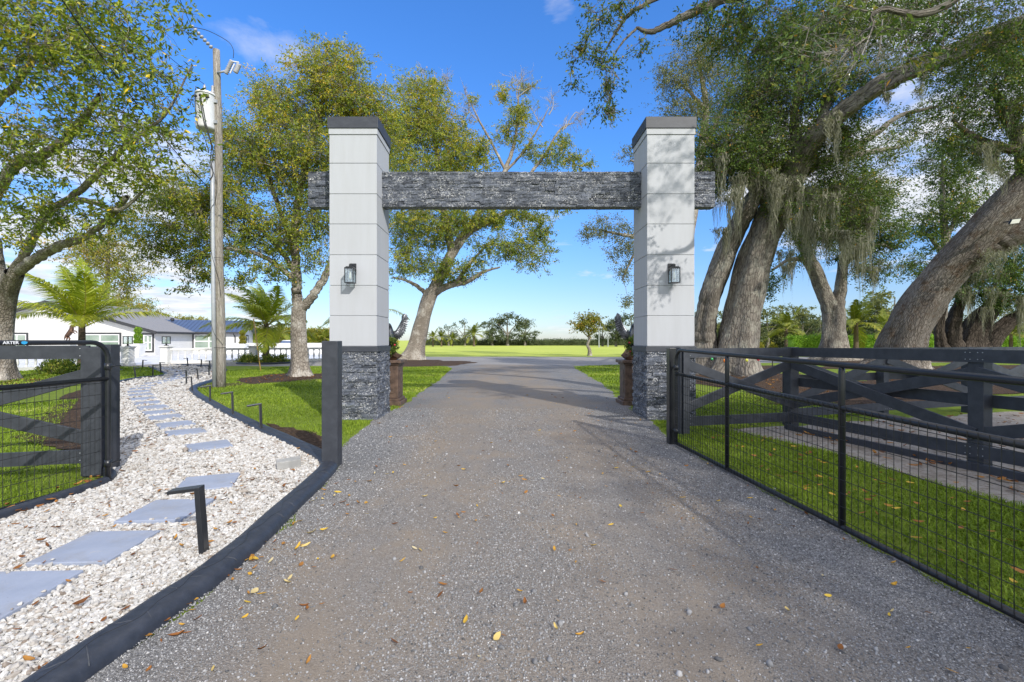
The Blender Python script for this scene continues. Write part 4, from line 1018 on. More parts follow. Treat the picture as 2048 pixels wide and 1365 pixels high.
tube_gate('mesh_gate', 'black tube gate with wire mesh, swung open along the right side of the driveway', (2.415, 6.42), (2.775, 1.3), 1.365, 1.265, 1.03, .935, 3, 1, [1.29, 2.89, 4.2])
gl, pt, u, nrm, top = tube_gate('mesh_gate', 'black tube gate with wire mesh, swung open in front of the left fence', (-4.135, 4.74), (-5.05, -.1), 1.478, 1.478, 1.10, 1.06, 3, 2, [2.4, 3.8])
# lettering and badge stuck on its top tube
def text_part(name, body, size, mat, parent, origin, xax, nax, wide=1.0):
    cu = bpy.data.curves.new(name, 'FONT'); cu.body = body; cu.size = size; cu.extrude = .0006; cu.align_x = 'RIGHT'; cu.align_y = 'CENTER'; cu.space_character = 1.05
    cu.offset = size * .03
    o = bpy.data.objects.new(name, cu); COL.objects.link(o); cu.materials.append(MT[mat]); o.parent = parent
    x, n = Vector(xax).normalized(), Vector(nax).normalized(); y = n.cross(x); M = Matrix((x * wide, y, n)).transposed().to_4x4(); M.translation = Vector(origin) - parent.location
    bpy.context.view_layer.update(); me = bpy.data.meshes.new_from_object(o.evaluated_get(bpy.context.evaluated_depsgraph_get())); bpy.data.objects.remove(o); me.name = name
    o = bpy.data.objects.new(name, me); COL.objects.link(o); o.parent = parent; o.matrix_local = M
    if not me.materials: me.materials.append(MT[mat])
    return o
nf = -nrm if nrm[0] < 0 else nrm
far = -u
s_of = lambda y: (4.74 - y) / abs(u[1])
c = pt(s_of(3.985), top(0)) + nf * .0245
text_part('lettering', 'ARTER', .034, 'letter', gl, c, far, nf, 1.05)
b = MB(); c2 = pt(s_of(4.02), top(0)) + nf * .0225
V = [c2 + far * x * .03 + np.array([0, 0, z * .030]) + nf * k for k in (0, .003) for x, z in ((-.6, .1), (-.35, .42), (.2, .5), (.95, .25), (.75, -.25), (.1, -.5), (-.45, -.3))]
b.add(V, [np.arange(7)[None, ::-1], np.arange(7, 14)[None, :], np.array([[i, (i + 1) % 7, 7 + (i + 1) % 7, 7 + i] for i in range(7)])]); b.build('badge', 'badge', gl)

# ================================================================ bollard lights, block, pole
def bollard(x, y, h, aim, label, lean=(0, 0), w=.075):
    t = thing('path_light', label, 'path light', (x, y, 0), 'bollard lights along the pebble path'); a = np.array([math.cos(aim), math.sin(aim), 0]); sd = np.array([-a[1], a[0], 0])
    tp = np.array([x + lean[0], y + lean[1], h])
    p = MB(); p.obox((np.array([x, y, -.03]) + tp) / 2, a * .018, sd * w / 2, (tp - np.array([x, y, -.03])) / 2); p.build('post', 'black_metal', t, False, .004)
    q = MB(); e = tp + a * .19 + np.array([0, 0, -.012]); s = tp - a * .018 + np.array([0, 0, .008]); q.plank(s, e, w * 1.04, .024); q.build('arm', 'black_metal', t, False, .004)
    l = MB(); c = tp + a * .13 + np.array([0, 0, -.0165]); l.obox(c, a * .045, sd * w * .33, (0, 0, .004)); l.build('lens', 'lens', t)
bollard(-2.10, 3.18, .455, math.radians(188), 'nearest black angled path light by the kerb, at the front of the pebble path', (-.05, .02))
BL = [((523, 866), 215, 'second nearest black path light, on the kerb before the brown soil strip'), ((466, 836), 215, 'third black path light along the kerb, in front of the lawn'), ((420, 810), 215, 'fourth black path light along the kerb, left of the utility pole foot'),
      ((385, 787), 215, 'black path light leaning at the kerb corner left of the utility pole'), ((373, 771), 205, 'black path light just before the kerb corner left of the utility pole'), ((397, 761), 205, 'black path light between the kerb corner and utility pole'),
      ((418, 753), 200, 'black path light close to the left of the utility pole'), ((376, 734), 190, 'leftmost black path light on the far kerb before the balustrade'), ((402, 735.5), 190, 'black path light on the far kerb, in front of the balusters'), ((421, 740.5), 190, 'black path light on the far kerb nearest the utility pole'),
      ((231, 767.5), 20, 'black path light just right of the left gate post'), ((272, 758), 25, 'black path light leaning over the small lawn left of the path'), ((305.7, 754), 25, 'black path light at the kerb bend left of the path'), ((322, 747), 10, 'black path light at the tip of the left kerb bend'), ((285, 737), 10, 'black path light at the edge of the patio entrance')]
for i, ((px, py), an, lb) in enumerate(BL):
    g = G(px, py); bollard(g[0], g[1], .46 + .03 * math.sin(i * 2.1), math.radians(an), lb, (.035 * math.sin(i * 3.3) - .02, .02 * math.sin(i)))
t = MB().box(-.125, .125, -.075, .075, -.03, .075).build('concrete_block', 'concrete', None, False, .006); tag(t, 'loose grey concrete block lying on the pebbles by the kerb', 'concrete block'); t.location = (-2.51, 5.28, .045); t.rotation_euler = (.04, -.05, .5)

PX, PY = -9.05, 14.5
t = thing('utility_pole', 'weathered wooden utility pole with a white transformer and grey conduit', 'utility pole', (PX, PY, 0))
zs = np.linspace(-.05, 10.75, 12); mb = MB(); mb.tube(np.stack([PX - .012 * zs + .02 * np.sin(zs), np.full(12, PY), zs], 1), np.linspace(.138, .10, 12), 18); mb.build('pole', 'pole_wood', t, True)
c = MB(); cx = lambda z: PX - .012 * z - .125; c.tube([(cx(0) , PY - .13, -.05), (cx(3), PY - .13, 3), (cx(6) + .01, PY - .13, 6), (cx(7.1) + .02, PY - .12, 7.15)], .062, 12); c.build('conduit', 'galv', t, True)
tx, ty = PX - .42, PY - .10
k = MB(); k.lathe((tx, ty, 0), [(.001, 8.16), (.20, 8.14), (.27, 8.18), (.275, 8.22), (.275, 9.22), (.285, 9.24)], 28); can = k.build('transformer', 'white_enamel', t, True)
k = MB(); k.lathe((tx, ty, 0), [(.30, 9.22), (.305, 9.25), (.27, 9.30), (.12, 9.35), (.001, 9.36)], 28); k.build('lid', 'white_enamel', can, True)
k = MB(); k.lathe((tx - .04, ty, 0), [(.05, 9.34), (.05, 9.40), (.032, 9.42), (.05, 9.44), (.032, 9.46), (.05, 9.48), (.032, 9.50), (.05, 9.53), (.02, 9.56), (.02, 9.60)], 14); k.lathe((tx + .22, ty, 0), [(.05, 9.28), (.05, 9.40), (.03, 9.42), (.05, 9.45), (.03, 9.48), (.05, 9.51), (.02, 9.56)], 14); k.build('bushing', 'porcelain', can, True)
k = MB()
for dx in (-.13, .05, .2):
    yy = ty - math.sqrt(max(.275 ** 2 - dx ** 2, 0)); k.cyl((tx + dx, yy + .02, 9.10), (tx + dx, yy - .07, 9.10), .03, n=10); k.box(tx + dx - .02, tx + dx + .02, yy - .11, yy - .05, 9.03, 9.09)
k.build('terminal', 'black_rubber', can, True)
def txt(name, body, size, mat, parent, org):
    o = text_part(name, body, size, mat, parent, org, (1, 0, 0), (-.35, -.94, 0)); return o
o = text_part('marking', '25', .15, 'black_rubber', can, Vector((tx - .02, ty - .283, 8.42)) - Vector(can.location), (1, -.12, 0), (-.12, -1, 0)); o.matrix_local.translation = Vector((tx - .02, ty - .283, 8.42)) - t.location
for z in (8.35, 9.0): MB().box(tx + .24, PX - .05, ty - .05, ty + .05, z, z + .1).build('bracket', 'galv', t)
k = MB(); ax = PX - .12
k.plank((ax + .05, PY - .08, 9.98), (ax + .42, PY - .22, 9.95), .04, .05); a0, a1 = np.array([ax + .42, PY - .22, 9.90]), np.array([ax + .60, PY - .25, 10.22]); k.cyl(a0, a1, .035, n=10)
k.build('cutout_bracket', 'galv', t, True)
k = MB(); zz = np.linspace(0, 1, 15); k.tube([a0 + (a1 - a0) * (z * 1.25 - .12) for z in zz], [.075 if i % 2 else .045 for i in range(15)], 12)
b0, b1 = np.array([ax + .72, PY - .25, 9.88]), np.array([ax + .84, PY - .25, 10.14]); k.tube([b0 + (b1 - b0) * z for z in zz], [.078 if i % 2 else .066 for i in range(15)], 12); k.build('cutout', 'porcelain', t, True)
k = MB(); k.plank(a1 + np.array([.02, 0, .02]), b1 + np.array([0, 0, .06]), .03, .03); k.plank((ax + .58, PY - .28, 9.84), (ax + .72, PY - .28, 10.14), .03, .03, (0, 1, 0)); k.build('fuse_holder', 'white_enamel', t)
k = MB(); p0 = np.array([ax - .02, PY - .1, 10.66]); dv = np.array([-.50, -.30, .55])
for i in range(7): q = p0 + dv * (.12 + .14 * i); k.tube([q, q + dv * .05, q + dv * .10], [.035, .07, .03], 10)
k.build('insulator', 'porcelain', t, True)
k = MB()
def wire(pts, rr=.009, m=k): m.tube(spline(pts, 6), rr, 6)
wire([p0 + dv * 1.0, p0 + dv * .7 + np.array([.3, 0, .1]), (ax + .45, PY - .2, 10.9), (ax + .66, PY - .25, 10.6), a1 + np.array([.06, 0, .12])])
wire([(tx - .13, ty - .30, 9.05), (tx - .12, ty - .31, 8.6), (tx - .05, ty - .30, 8.2), (tx + .12, ty - .25, 7.8), (PX - .25, PY - .2, 7.4)], .012)
wire([(tx + .05, ty - .36, 9.05), (tx + .08, ty - .33, 8.7), (tx + .16, ty - .29, 8.2), (tx + .3, ty - .2, 7.6), (PX - .2, PY - .2, 7.2), (PX - .13, PY - .2, 6.75), (PX - .25, PY - .19, 6.5)], .014)
wire([(tx + .06, ty - .34, 9.05), (tx + .14, ty - .31, 8.6), (tx + .2, ty - .28, 8.2), (tx + .34, ty - .2, 7.5), (PX - .14, PY - .19, 7.1)], .014)
wire([(PX - .25, PY - .2, 7.1), (PX - .02, PY - .2, 6.5), (PX - .06, PY - .19, 5.9), (PX - .22, PY - .20, 5.5), (PX - .2, PY - .2, 4.4), (PX + .05, PY - .19, 3.4), (PX + .09, PY - .15, 2.9)], .007)
wire([(PX - .22, PY - .18, 2.1), (PX - .08, PY - .2, 1.7), (PX + .14, PY - .12, 1.35)], .006)
for z in (1.27, 4.1): k.tube([(PX + math.cos(x) * .17 - .03, PY + math.sin(x) * .19 - .02, z) for x in np.linspace(0, 6.28, 14)], .006, 5)
k.build('cables', 'black_rubber', t, True)
for i, (a, b, sag, lb) in enumerate((((PX - .33, PY - .2, 6.35), P(60, -95, 8.5), .25, 'lower black service cable running from the pole down past the leaves to upper left'), (tuple(p0 + dv * 1.02), P(330, -75, 11), .05, 'black power line leaving the insulator at the pole top'), ((tx - .04, ty, 9.6), P(150, -70, 9), .15, 'thin black power line from the transformer to upper left'))):
    a, b = np.array(a), np.array(b); tt = np.linspace(0, 1, 14)[:, None]; pts = a * (1 - tt) + b * tt; pts[:, 2] -= (4 * tt * (1 - tt))[:, 0] * sag
    tag(MB().tube(pts, (.014, .009, .008)[i], 6).build('power_line', 'black_rubber', None, True, origin=a), lb, 'power line', 'power lines')
# ================================================================ trees
R_ = np.random.default_rng(77)
make_tree('shade_tree', 'broad leaved tree with mottled grey trunk leaning in at the left edge', [
    [(-4, 765, 17, .46), (-1, 735, 17, .38), (2, 690, 16.9, .335), (6, 640, 16.8, .30), (14, 590, 16.4, .28), (30, 545, 15.8, .25)],
    [(30, 545, 15.8, .18), (75, 515, 15, .15), (120, 492, 14.3, .13), (170, 474, 13.6, .10), (215, 440, 12.8, .075), (255, 395, 12.2, .06)],
    [(28, 550, 15.8, .17), (60, 490, 15, .13), (95, 430, 14, .11), (150, 390, 13, .09), (200, 345, 12.3, .08), (260, 285, 11.5, .055), (330, 230, 11, .03), (385, 130, 10.8, .015)],
    [(2, 610, 16.5, .24), (-8, 520, 16, .20), (-18, 430, 15, .16), (25, 335, 13.5, .14), (80, 312, 12.8, .12), (140, 270, 12.2, .09), (200, 190, 11.4, .06)],
    [(-6, 520, 16, .2), (-60, 400, 15, .16), (-40, 250, 13, .12), (30, 170, 12, .08), (100, 80, 11, .05)],
    [(150, 400, 13, .09), (190, 405, 12.6, .07), (240, 420, 12.2, .05), (290, 380, 11.8, .03)]],
    [(90, 110, 150, 110, 11.5, 1.8, .75), (250, 120, 80, 85, 11, 1.4, .75), (40, 290, 110, 100, 12.5, 2, .6), (170, 300, 120, 90, 12, 1.6, .66), (290, 250, 75, 100, 11, 1.2, .55), (300, 345, 60, 40, 11.5, 1.0, .75),
     (20, 430, 90, 60, 13, 1.2, .42), (140, 425, 100, 45, 13, 1.0, .55), (235, 430, 50, 30, 12.5, .6, .65), (365, 70, 35, 45, 11, .6, .40), (350, 160, 40, 50, 11, .6, .35), (180, 20, 150, 60, 11, 1.4, .7), (10, 490, 50, 30, 13.5, .6, .3), (190, 490, 30, 18, 13, .4, .45), (30, 60, 120, 90, 11.5, 1.6, .6), (215, 215, 90, 60, 11.4, 1.3, .6)],
    .150, .056, 'leaf_broad', 'bark_pale', 101, dk=.92, a_shift=.05, flare=.30, per=8, clump=.20, droop=.15, hubr=.85)

make_tree('oak_tree', 'tall olive green oak with pale forked trunk behind the left pillar', [
    [(601, 754, 19, .40), (600, 735, 19, .335), (598, 690, 19, .30), (597, 650, 19, .29), (598, 615, 19, .28)],
    [(597, 620, 19, .22), (593, 585, 19, .20), (593, 550, 18.9, .19), (590, 500, 18.8, .17), (592, 440, 18.8, .15), (605, 360, 19, .13), (625, 280, 19, .11), (645, 200, 19, .07), (660, 130, 19, .03)],
    [(603, 618, 19, .19), (622, 598, 18.9, .17), (640, 572, 18.8, .155), (655, 545, 18.7, .14), (680, 490, 18.8, .11), (720, 400, 19.2, .08), (750, 300, 19.5, .06)],
    [(592, 560, 18.9, .14), (560, 535, 18.4, .11), (530, 515, 18, .09), (480, 500, 17.4, .07), (420, 500, 17, .05), (370, 530, 16.6, .03)],
    [(592, 550, 18.9, .12), (560, 500, 18.6, .10), (510, 450, 18, .08), (430, 400, 17.3, .06), (360, 380, 17, .04)],
    [(590, 500, 18.8, .12), (560, 420, 19, .10), (530, 330, 19.4, .08), (520, 240, 19.6, .05), (540, 170, 19.7, .03)]],
    [(645, 150, 60, 60, 19, 1.6, .85), (690, 210, 75, 70, 19.2, 1.8, .85), (585, 230, 70, 75, 19, 1.7, .75), (530, 200, 40, 45, 19.4, 1, .7), (745, 260, 60, 90, 19.6, 1.8, .9), (620, 330, 110, 80, 19, 2.2, .95), (505, 320, 85, 70, 19, 1.8, .8),
     (430, 400, 95, 60, 17.6, 1.5, .8), (360, 420, 75, 55, 17, 1.3, .7), (320, 490, 40, 40, 16.8, .9, .75), (400, 490, 90, 50, 17, 1.3, .85), (400, 550, 40, 25, 16.8, .7, .7), (368, 583, 14, 14, 16.6, .3, .5), (520, 470, 80, 50, 18, 1.5, .85), (620, 440, 70, 60, 18.8, 1.6, .85),
     (540, 540, 55, 24, 17.8, .9, .6), (625, 530, 35, 35, 18.7, .8, .55), (480, 560, 30, 20, 17.4, .5, .55), (470, 270, 45, 40, 18.8, 1, .5), (660, 90, 14, 24, 19, .5, .5), (700, 130, 30, 40, 19, .6, .5)],
    .115, .046, 'leaf_olive', 'bark_pale', 102, dk=1.45, twig='twig_pale', flare=.30, per=13, clump=.22, hubr=.72, a_shift=.02, agrad=.30)

make_tree('oak_tree', 'leaning oak with dead bare top standing beyond the driveway behind the beam', [
    [(827, 722, 35, .80), (830, 705, 35, .66), (838, 670, 35, .60), (846, 640, 35, .55), (858, 600, 35, .52), (866, 582, 35, .50)],
    [(862, 590, 35, .42), (880, 552, 34.8, .40), (905, 505, 34.5, .37), (930, 470, 34.3, .33), (960, 450, 34, .27), (990, 438, 34, .22), (1025, 420, 34, .17), (1070, 395, 34, .12), (1110, 370, 34, .08)],
    [(868, 588, 35, .30), (890, 575, 34.5, .25), (915, 568, 34, .21), (940, 562, 33.6, .16), (965, 545, 33.2, .11), (1000, 535, 33, .06)],
    [(912, 568, 34, .16), (930, 540, 33.5, .13), (950, 515, 33.2, .10), (975, 490, 33, .07)],
    [(850, 585, 35, .18), (830, 570, 34.6, .14), (808, 560, 34.3, .10), (785, 555, 34, .06)],
    [(905, 505, 34.5, .33), (890, 440, 35, .29), (880, 360, 35.4, .24), (870, 280, 35.6, .17), (850, 210, 35.8, .10), (830, 160, 36, .04)],
    [(930, 470, 34.3, .26), (975, 400, 34.6, .22), (1010, 340, 34.8, .17), (1030, 280, 35, .12), (1035, 220, 35, .08), (1038, 180, 35, .04)],
    [(1010, 340, 34.8, .12), (985, 290, 35, .10), (955, 235, 35, .07), (935, 190, 35, .03)],
    [(1025, 420, 34, .15), (1060, 350, 34.3, .12), (1090, 310, 34.5, .10), (1120, 260, 34.6, .07), (1150, 245, 34.6, .03)],
    [(1010, 345, 34.8, .11), (1050, 300, 34.8, .09), (1080, 250, 34.8, .06), (1098, 215, 34.8, .03)]],
    [(830, 220, 55, 70, 35.6, 2.6, .95), (880, 270, 60, 60, 35.4, 2.6, 1.0), (800, 290, 40, 70, 35.4, 2.4, .9), (930, 320, 60, 40, 35, 2.2, .95), (860, 360, 100, 50, 35, 3, 1.1), (870, 180, 22, 30, 35.7, 1, .7),
     (810, 440, 50, 50, 34.6, 2.4, 1.0), (880, 455, 75, 50, 34.4, 2.6, 1.05), (820, 520, 50, 40, 34.4, 2, .9), (960, 440, 70, 25, 34, 2, .9), (1035, 430, 60, 25, 34, 1.8, .85), (1000, 490, 50, 32, 33.4, 1.8, .8), (1060, 500, 45, 50, 33.6, 1.6, .75), (1085, 455, 25, 30, 33.8, 1.2, .7), (940, 535, 40, 25, 33.4, 1.2, .75), (905, 560, 25, 12, 33.8, .8, .5), (880, 540, 40, 30, 34.2, 1.2, .8),
     (1040, 240, 24, 45, 35, 1.2, .8), (1010, 190, 20, 25, 35, .8, .65), (1050, 180, 18, 18, 35, .7, .5), (1010, 270, 28, 28, 35, 1, .65), (1110, 310, 40, 28, 34.5, 1.4, .75), (1160, 325, 32, 16, 34.5, 1, .65), (1065, 300, 24, 25, 34.8, .9, .6), (960, 300, 22, 30, 35, .9, .6), (1130, 290, 16, 25, 34.5, .8, .6), (945, 200, 14, 16, 35, .5, .5), (1120, 425, 24, 10, 34, .7, .6)],
    .165, .072, 'leaf_olive', 'bark_pale', 103, dk=1.35, twig='twig_pale', flare=.34, per=13, clump=.30, hubr=.72, a_shift=.02, agrad=.30,
    bare=[(940, 215, -10, -30, 35, 16), (960, 245, -22, -25, 35, 14), (1035, 200, 8, -45, 35, 22), (1035, 195, 30, -22, 35, 14), (1098, 230, 8, -38, 34.8, 18), (1085, 255, -18, -30, 34.8, 12), (1130, 258, 32, -28, 34.6, 24), (1125, 262, 4, -22, 34.6, 12), (885, 180, 10, -32, 35.6, 16), (905, 190, -16, -26, 35.6, 12), (850, 160, -8, -24, 35.8, 12), (925, 255, 14, -34, 35, 16), (905, 240, -5, -25, 35.4, 12), (975, 300, -14, -26, 35, 10), (1055, 300, 12, -30, 34.8, 10), (790, 190, 6, -20, 35.8, 8)])

make_tree('live_oak', 'huge twin trunked live oak draped with moss right of the right pillar', [
    [(1474, 755, 19.6, .92), (1474, 735, 19.6, .82), (1476, 700, 19.6, .76), (1484, 640, 19.6, .70), (1500, 560, 19.5, .65), (1523, 480, 19.4, .62), (1548, 420, 19.3, .58), (1572, 372, 19, .50)],
    [(1420, 750, 20.3, .62), (1412, 725, 20.3, .52), (1409, 690, 20.3, .47), (1412, 640, 20.2, .44), (1425, 580, 20, .41), (1448, 520, 19.8, .40), (1475, 455, 19.6, .37), (1505, 400, 19.4, .33), (1530, 350, 19.2, .28)],
    [(1572, 372, 19, .44), (1600, 320, 18.4, .40), (1640, 262, 17.6, .35), (1700, 213, 16.8, .31), (1760, 172, 16, .29), (1830, 137, 15.2, .28), (1905, 108, 14.5, .29), (1980, 76, 13.8, .28), (2060, 50, 13, .26), (2200, 5, 12, .17), (2360, -70, 11.2, .09), (2480, -120, 10.8, .03)],
    [(1550, 420, 19.3, .36), (1542, 340, 19.4, .28), (1522, 260, 19.5, .21), (1500, 180, 19.5, .13), (1490, 110, 19.5, .06)],
    [(1525, 400, 19.3, .26), (1482, 340, 19, .18), (1435, 302, 18.7, .12), (1400, 272, 18.5, .06)],
    [(1572, 372, 19, .33), (1620, 335, 19.5, .24), (1690, 308, 20, .17), (1750, 268, 20.3, .12), (1800, 232, 20.5, .09), (1880, 212, 20.8, .05)],
    [(1620, 335, 19.5, .17), (1660, 320, 19.8, .13), (1740, 305, 20, .10), (1800, 295, 20, .06)],
    [(1600, 320, 18.4, .24), (1590, 250, 18.4, .18), (1600, 170, 18.5, .12), (1620, 90, 18.5, .06)],
    [(1640, 262, 17.6, .2), (1660, 190, 17.8, .14), (1690, 120, 18, .08)]],
    [(1450, 290, 60, 55, 18.8, 1.6, 1.0), (1500, 210, 65, 60, 19.3, 1.8, .95), (1550, 290, 75, 65, 18.8, 1.8, 1.05), (1430, 345, 40, 50, 18.7, 1.1, .9), (1600, 180, 80, 75, 18.4, 2, .9), (1650, 310, 75, 60, 19, 1.8, .9), (1545, 130, 60, 60, 19, 1.6, .7), (1690, 400, 85, 50, 19.6, 1.8, .85),
     (1565, 410, 50, 40, 18.8, 1.3, .75), (1650, 460, 70, 35, 19.4, 1.6, .65), (1740, 330, 45, 28, 20, 1.2, .5), (1790, 285, 35, 25, 20.2, 1, .45), (1690, 240, 45, 35, 17.6, 1.3, .7), (1720, 160, 70, 40, 17, 1.8, .9), (1620, 90, 80, 40, 18.2, 1.7, .8), (2200, 20, 90, 50, 12, .8, .45), (2400, -70, 110, 60, 11.2, 1, .45), (1400, 290, 22, 30, 18.5, .6, .6), (1480, 330, 60, 40, 18.4, 1.2, .9), (1820, 230, 30, 22, 20.5, .8, .4)],
    .105, .046, 'leaf_oak', 'bark_oak', 104, dk=1.45, flare=.34, ridges=.18, per=13, clump=.27, a_shift=.03,
    moss=moss_row(1430, 320, 1475, 380, 18.4, 9, 3.6, .20, 30, R_) + moss_row(1500, 330, 1620, 380, 18.3, 12, 3.2, .22, 30, R_) + moss_row(1530, 400, 1600, 360, 18.3, 8, 3.0, .15, 28, R_) + moss_row(1640, 215, 1690, 250, 17.1, 6, 2.6, .13, 28, R_) + moss_row(1640, 370, 1740, 420, 19.0, 13, 3.2, .20, 30, R_) + moss_row(1440, 460, 1480, 500, 18.8, 4, 1.6, .13, 20, R_) + moss_row(1600, 430, 1700, 470, 18.9, 7, 2.0, .18, 26, R_) + moss_row(1560, 520, 1600, 470, 18.9, 3, 1.6, .10, 18, R_) + moss_row(1700, 215, 1850, 150, 16, 4, .8, .12, 20, R_))

make_tree('live_oak', 'live oak with Y shaped fork and hanging moss behind the paddock fence', [
    [(1668, 722, 34, 1.05), (1667, 705, 34, .80), (1667, 670, 34, .72), (1668, 635, 34, .70), (1668, 612, 34, .66)],
    [(1661, 622, 34, .50), (1642, 570, 34, .45), (1618, 515, 33.5, .41), (1598, 470, 33, .35), (1578, 430, 32.5, .24), (1555, 400, 32, .12)],
    [(1674, 622, 34, .44), (1681, 580, 34, .37), (1687, 530, 34, .31), (1700, 475, 34, .25), (1722, 420, 34, .16), (1740, 370, 34, .08)],
    [(1687, 530, 34, .20), (1720, 505, 33.6, .15), (1760, 490, 33, .10), (1785, 500, 33, .05)],
    [(1620, 520, 33.5, .2), (1580, 520, 33, .13), (1545, 540, 32.6, .07)]],
    [(1745, 465, 60, 50, 33.6, 2, .85), (1745, 535, 40, 32, 33.4, 1.3, .75), (1690, 430, 70, 45, 33.6, 2.2, .8), (1610, 440, 45, 45, 33, 1.8, .7), (1530, 565, 22, 38, 32.6, .9, .75), (1715, 395, 70, 40, 34, 2, .75), (1700, 500, 40, 30, 33.6, 1.2, .55), (1780, 480, 24, 30, 33, .8, .6), (1590, 520, 36, 22, 33, 1, .35)],
    .17, .078, 'leaf_oak', 'bark_oak', 105, dk=1.4, flare=.45, ridges=.17, per=12, clump=.38,
    moss=moss_row(1585, 430, 1640, 500, 32.4, 10, 4.6, .3, 30, R_) + moss_row(1670, 440, 1720, 480, 32.6, 11, 5.4, .34, 34, R_) + moss_row(1730, 540, 1790, 520, 33, 6, 2.6, .28, 22, R_) + moss_row(1560, 520, 1600, 540, 32.4, 4, 3.2, .2, 22, R_) + moss_row(1640, 420, 1660, 470, 32.6, 3, 3.6, .22, 26, R_))

make_tree('live_oak', 'massive leaning live oak trunk with furrowed brown bark at the right edge', [
    [(1797, 739, 24.5, 1.22), (1799, 720, 24.5, 1.08), (1804, 690, 24.5, 1.0), (1826, 640, 24.3, 0.92), (1866, 578, 24, .86), (1925, 508, 23.3, .82), (1990, 438, 22.6, .80), (2060, 364, 22, .76), (2160, 250, 21, .62), (2240, 120, 20, .40), (2310, 0, 19.2, .22), (2360, -120, 18.6, .05)],
    [(1925, 540, 23.4, .42), (1975, 500, 22.9, .52), (2020, 473, 22.4, .52), (2085, 440, 21.8, .48), (2200, 390, 21, .32), (2330, 330, 20, .18), (2430, 260, 19.4, .04)],
    [(2060, 364, 22, .4), (2040, 290, 21.5, .26), (2010, 230, 21, .18), (1985, 170, 20.6, .10)],
    [(2030, 300, 21.5, .22), (1985, 290, 21, .16), (1940, 270, 20.8, .12), (1905, 240, 20.6, .06)],
    [(2160, 250, 21, .4), (2080, 160, 20.4, .26), (2000, 110, 20, .14), (1930, 90, 19.8, .07)]],
    [(2000, 220, 55, 70, 20.8, 1.8, .85), (1950, 150, 65, 50, 20.3, 1.7, .75), (1905, 215, 45, 40, 20.6, 1.3, .6), (2030, 320, 35, 40, 21.4, 1, .55), (1860, 250, 40, 30, 20.6, 1, .4), (2040, 110, 40, 60, 20.2, 1.4, .8), (1960, 310, 50, 30, 21, 1.1, .45), (1920, 280, 35, 25, 20.8, .9, .45), (2240, 60, 120, 90, 19.6, 2.2, .6), (2350, -80, 110, 80, 18.8, 2, .6), (2380, 280, 80, 50, 19.6, 1.6, .5), (2140, 150, 60, 60, 20.2, 1.5, .6)],
    .12, .055, 'leaf_oak', 'bark_lean', 106, dk=1.5, flare=.22, ridges=.11, per=12, clump=.30,
    moss=moss_row(1910, 260, 1990, 300, 20.7, 7, 2.0, .22, 26, R_) + moss_row(1960, 330, 2040, 350, 21, 4, 1.8, .2, 24, R_) + moss_row(2000, 180, 2048, 250, 20.6, 4, 1.8, .18, 24, R_) + moss_row(1960, 510, 2048, 480, 22, 5, 1.4, .25, 26, R_))

make_tree('live_oak', 'dark gnarled old oak with several twisted stems and moss curtain at the far right', [
    [(1940, 722, 33, 1.18), (1940, 705, 33, 0.95), (1944, 680, 33, 0.80), (1958, 645, 32.8, 0.65), (1985, 615, 32.5, 0.42), (2010, 580, 32.3, 0.23)],
    [(1915, 720, 33, 0.61), (1908, 695, 32.8, 0.50), (1905, 660, 32.6, 0.44), (1915, 615, 32.4, 0.33), (1935, 575, 32.2, 0.21)],
    [(1962, 715, 32.6, 0.61), (1975, 690, 32.5, 0.53), (2005, 655, 32.3, 0.44), (2050, 628, 32, 0.30), (2100, 600, 32, 0.19)],
    [(1893, 712, 33, 0.46), (1882, 690, 32.8, 0.34), (1878, 655, 32.6, 0.26), (1890, 610, 32.4, 0.15)]],
    [(1960, 560, 60, 32, 32, 1.8, 1.15), (2010, 535, 55, 38, 32, 1.8, 1.2), (1915, 535, 32, 26, 32, 1.2, .9), (2045, 590, 36, 28, 31.8, 1.2, 1.1), (2035, 495, 36, 34, 32, 1.2, 1), (1985, 600, 40, 18, 31.6, 1, 1.0), (1925, 590, 40, 20, 31.8, 1, 1)],
    .17, .078, 'leaf_oak', 'bark_dark', 107, flare=.5, ridges=.22, per=12, clump=.38, a_shift=-.08,
    moss=moss_row(1885, 580, 1960, 590, 31.5, 7, 2.6, .22, 22, R_) + moss_row(1960, 590, 2060, 590, 31.3, 10, 2.8, .22, 22, R_) + moss_row(1900, 550, 2048, 530, 31.4, 10, 2.4, .35, 30, R_) + moss_row(2030, 600, 2050, 600, 31, 3, 4.4, .2, 26, R_))

make_tree('oak_tree', 'dark green oak standing behind the leaning trunk', [
    [(1884, 717, 38, .5), (1884, 680, 38, .42), (1885, 600, 38, .36), (1889, 530, 38, .33), (1891, 480, 38, .30), (1886, 430, 38, .22), (1885, 350, 38, .12), (1885, 290, 38, .05)],
    [(1889, 520, 38, .22), (1872, 490, 38, .17), (1850, 465, 38, .1)], [(1891, 480, 38, .2), (1915, 430, 38, .14), (1935, 390, 38, .08)]],
    [(1885, 330, 60, 40, 38, 2, .75), (1895, 420, 65, 38, 38, 2, .85), (1850, 460, 50, 26, 38, 1.6, .8), (1835, 530, 28, 34, 38, 1.2, .75), (1925, 370, 45, 40, 38, 1.6, .7), (1910, 290, 40, 30, 38, 1.4, .6), (1825, 440, 26, 14, 38, 1, .6), (1875, 500, 30, 20, 38, 1, .6)],
    .19, .09, 'leaf_oak', 'bark_oak', 108, dk=1.35, per=12, clump=.42)

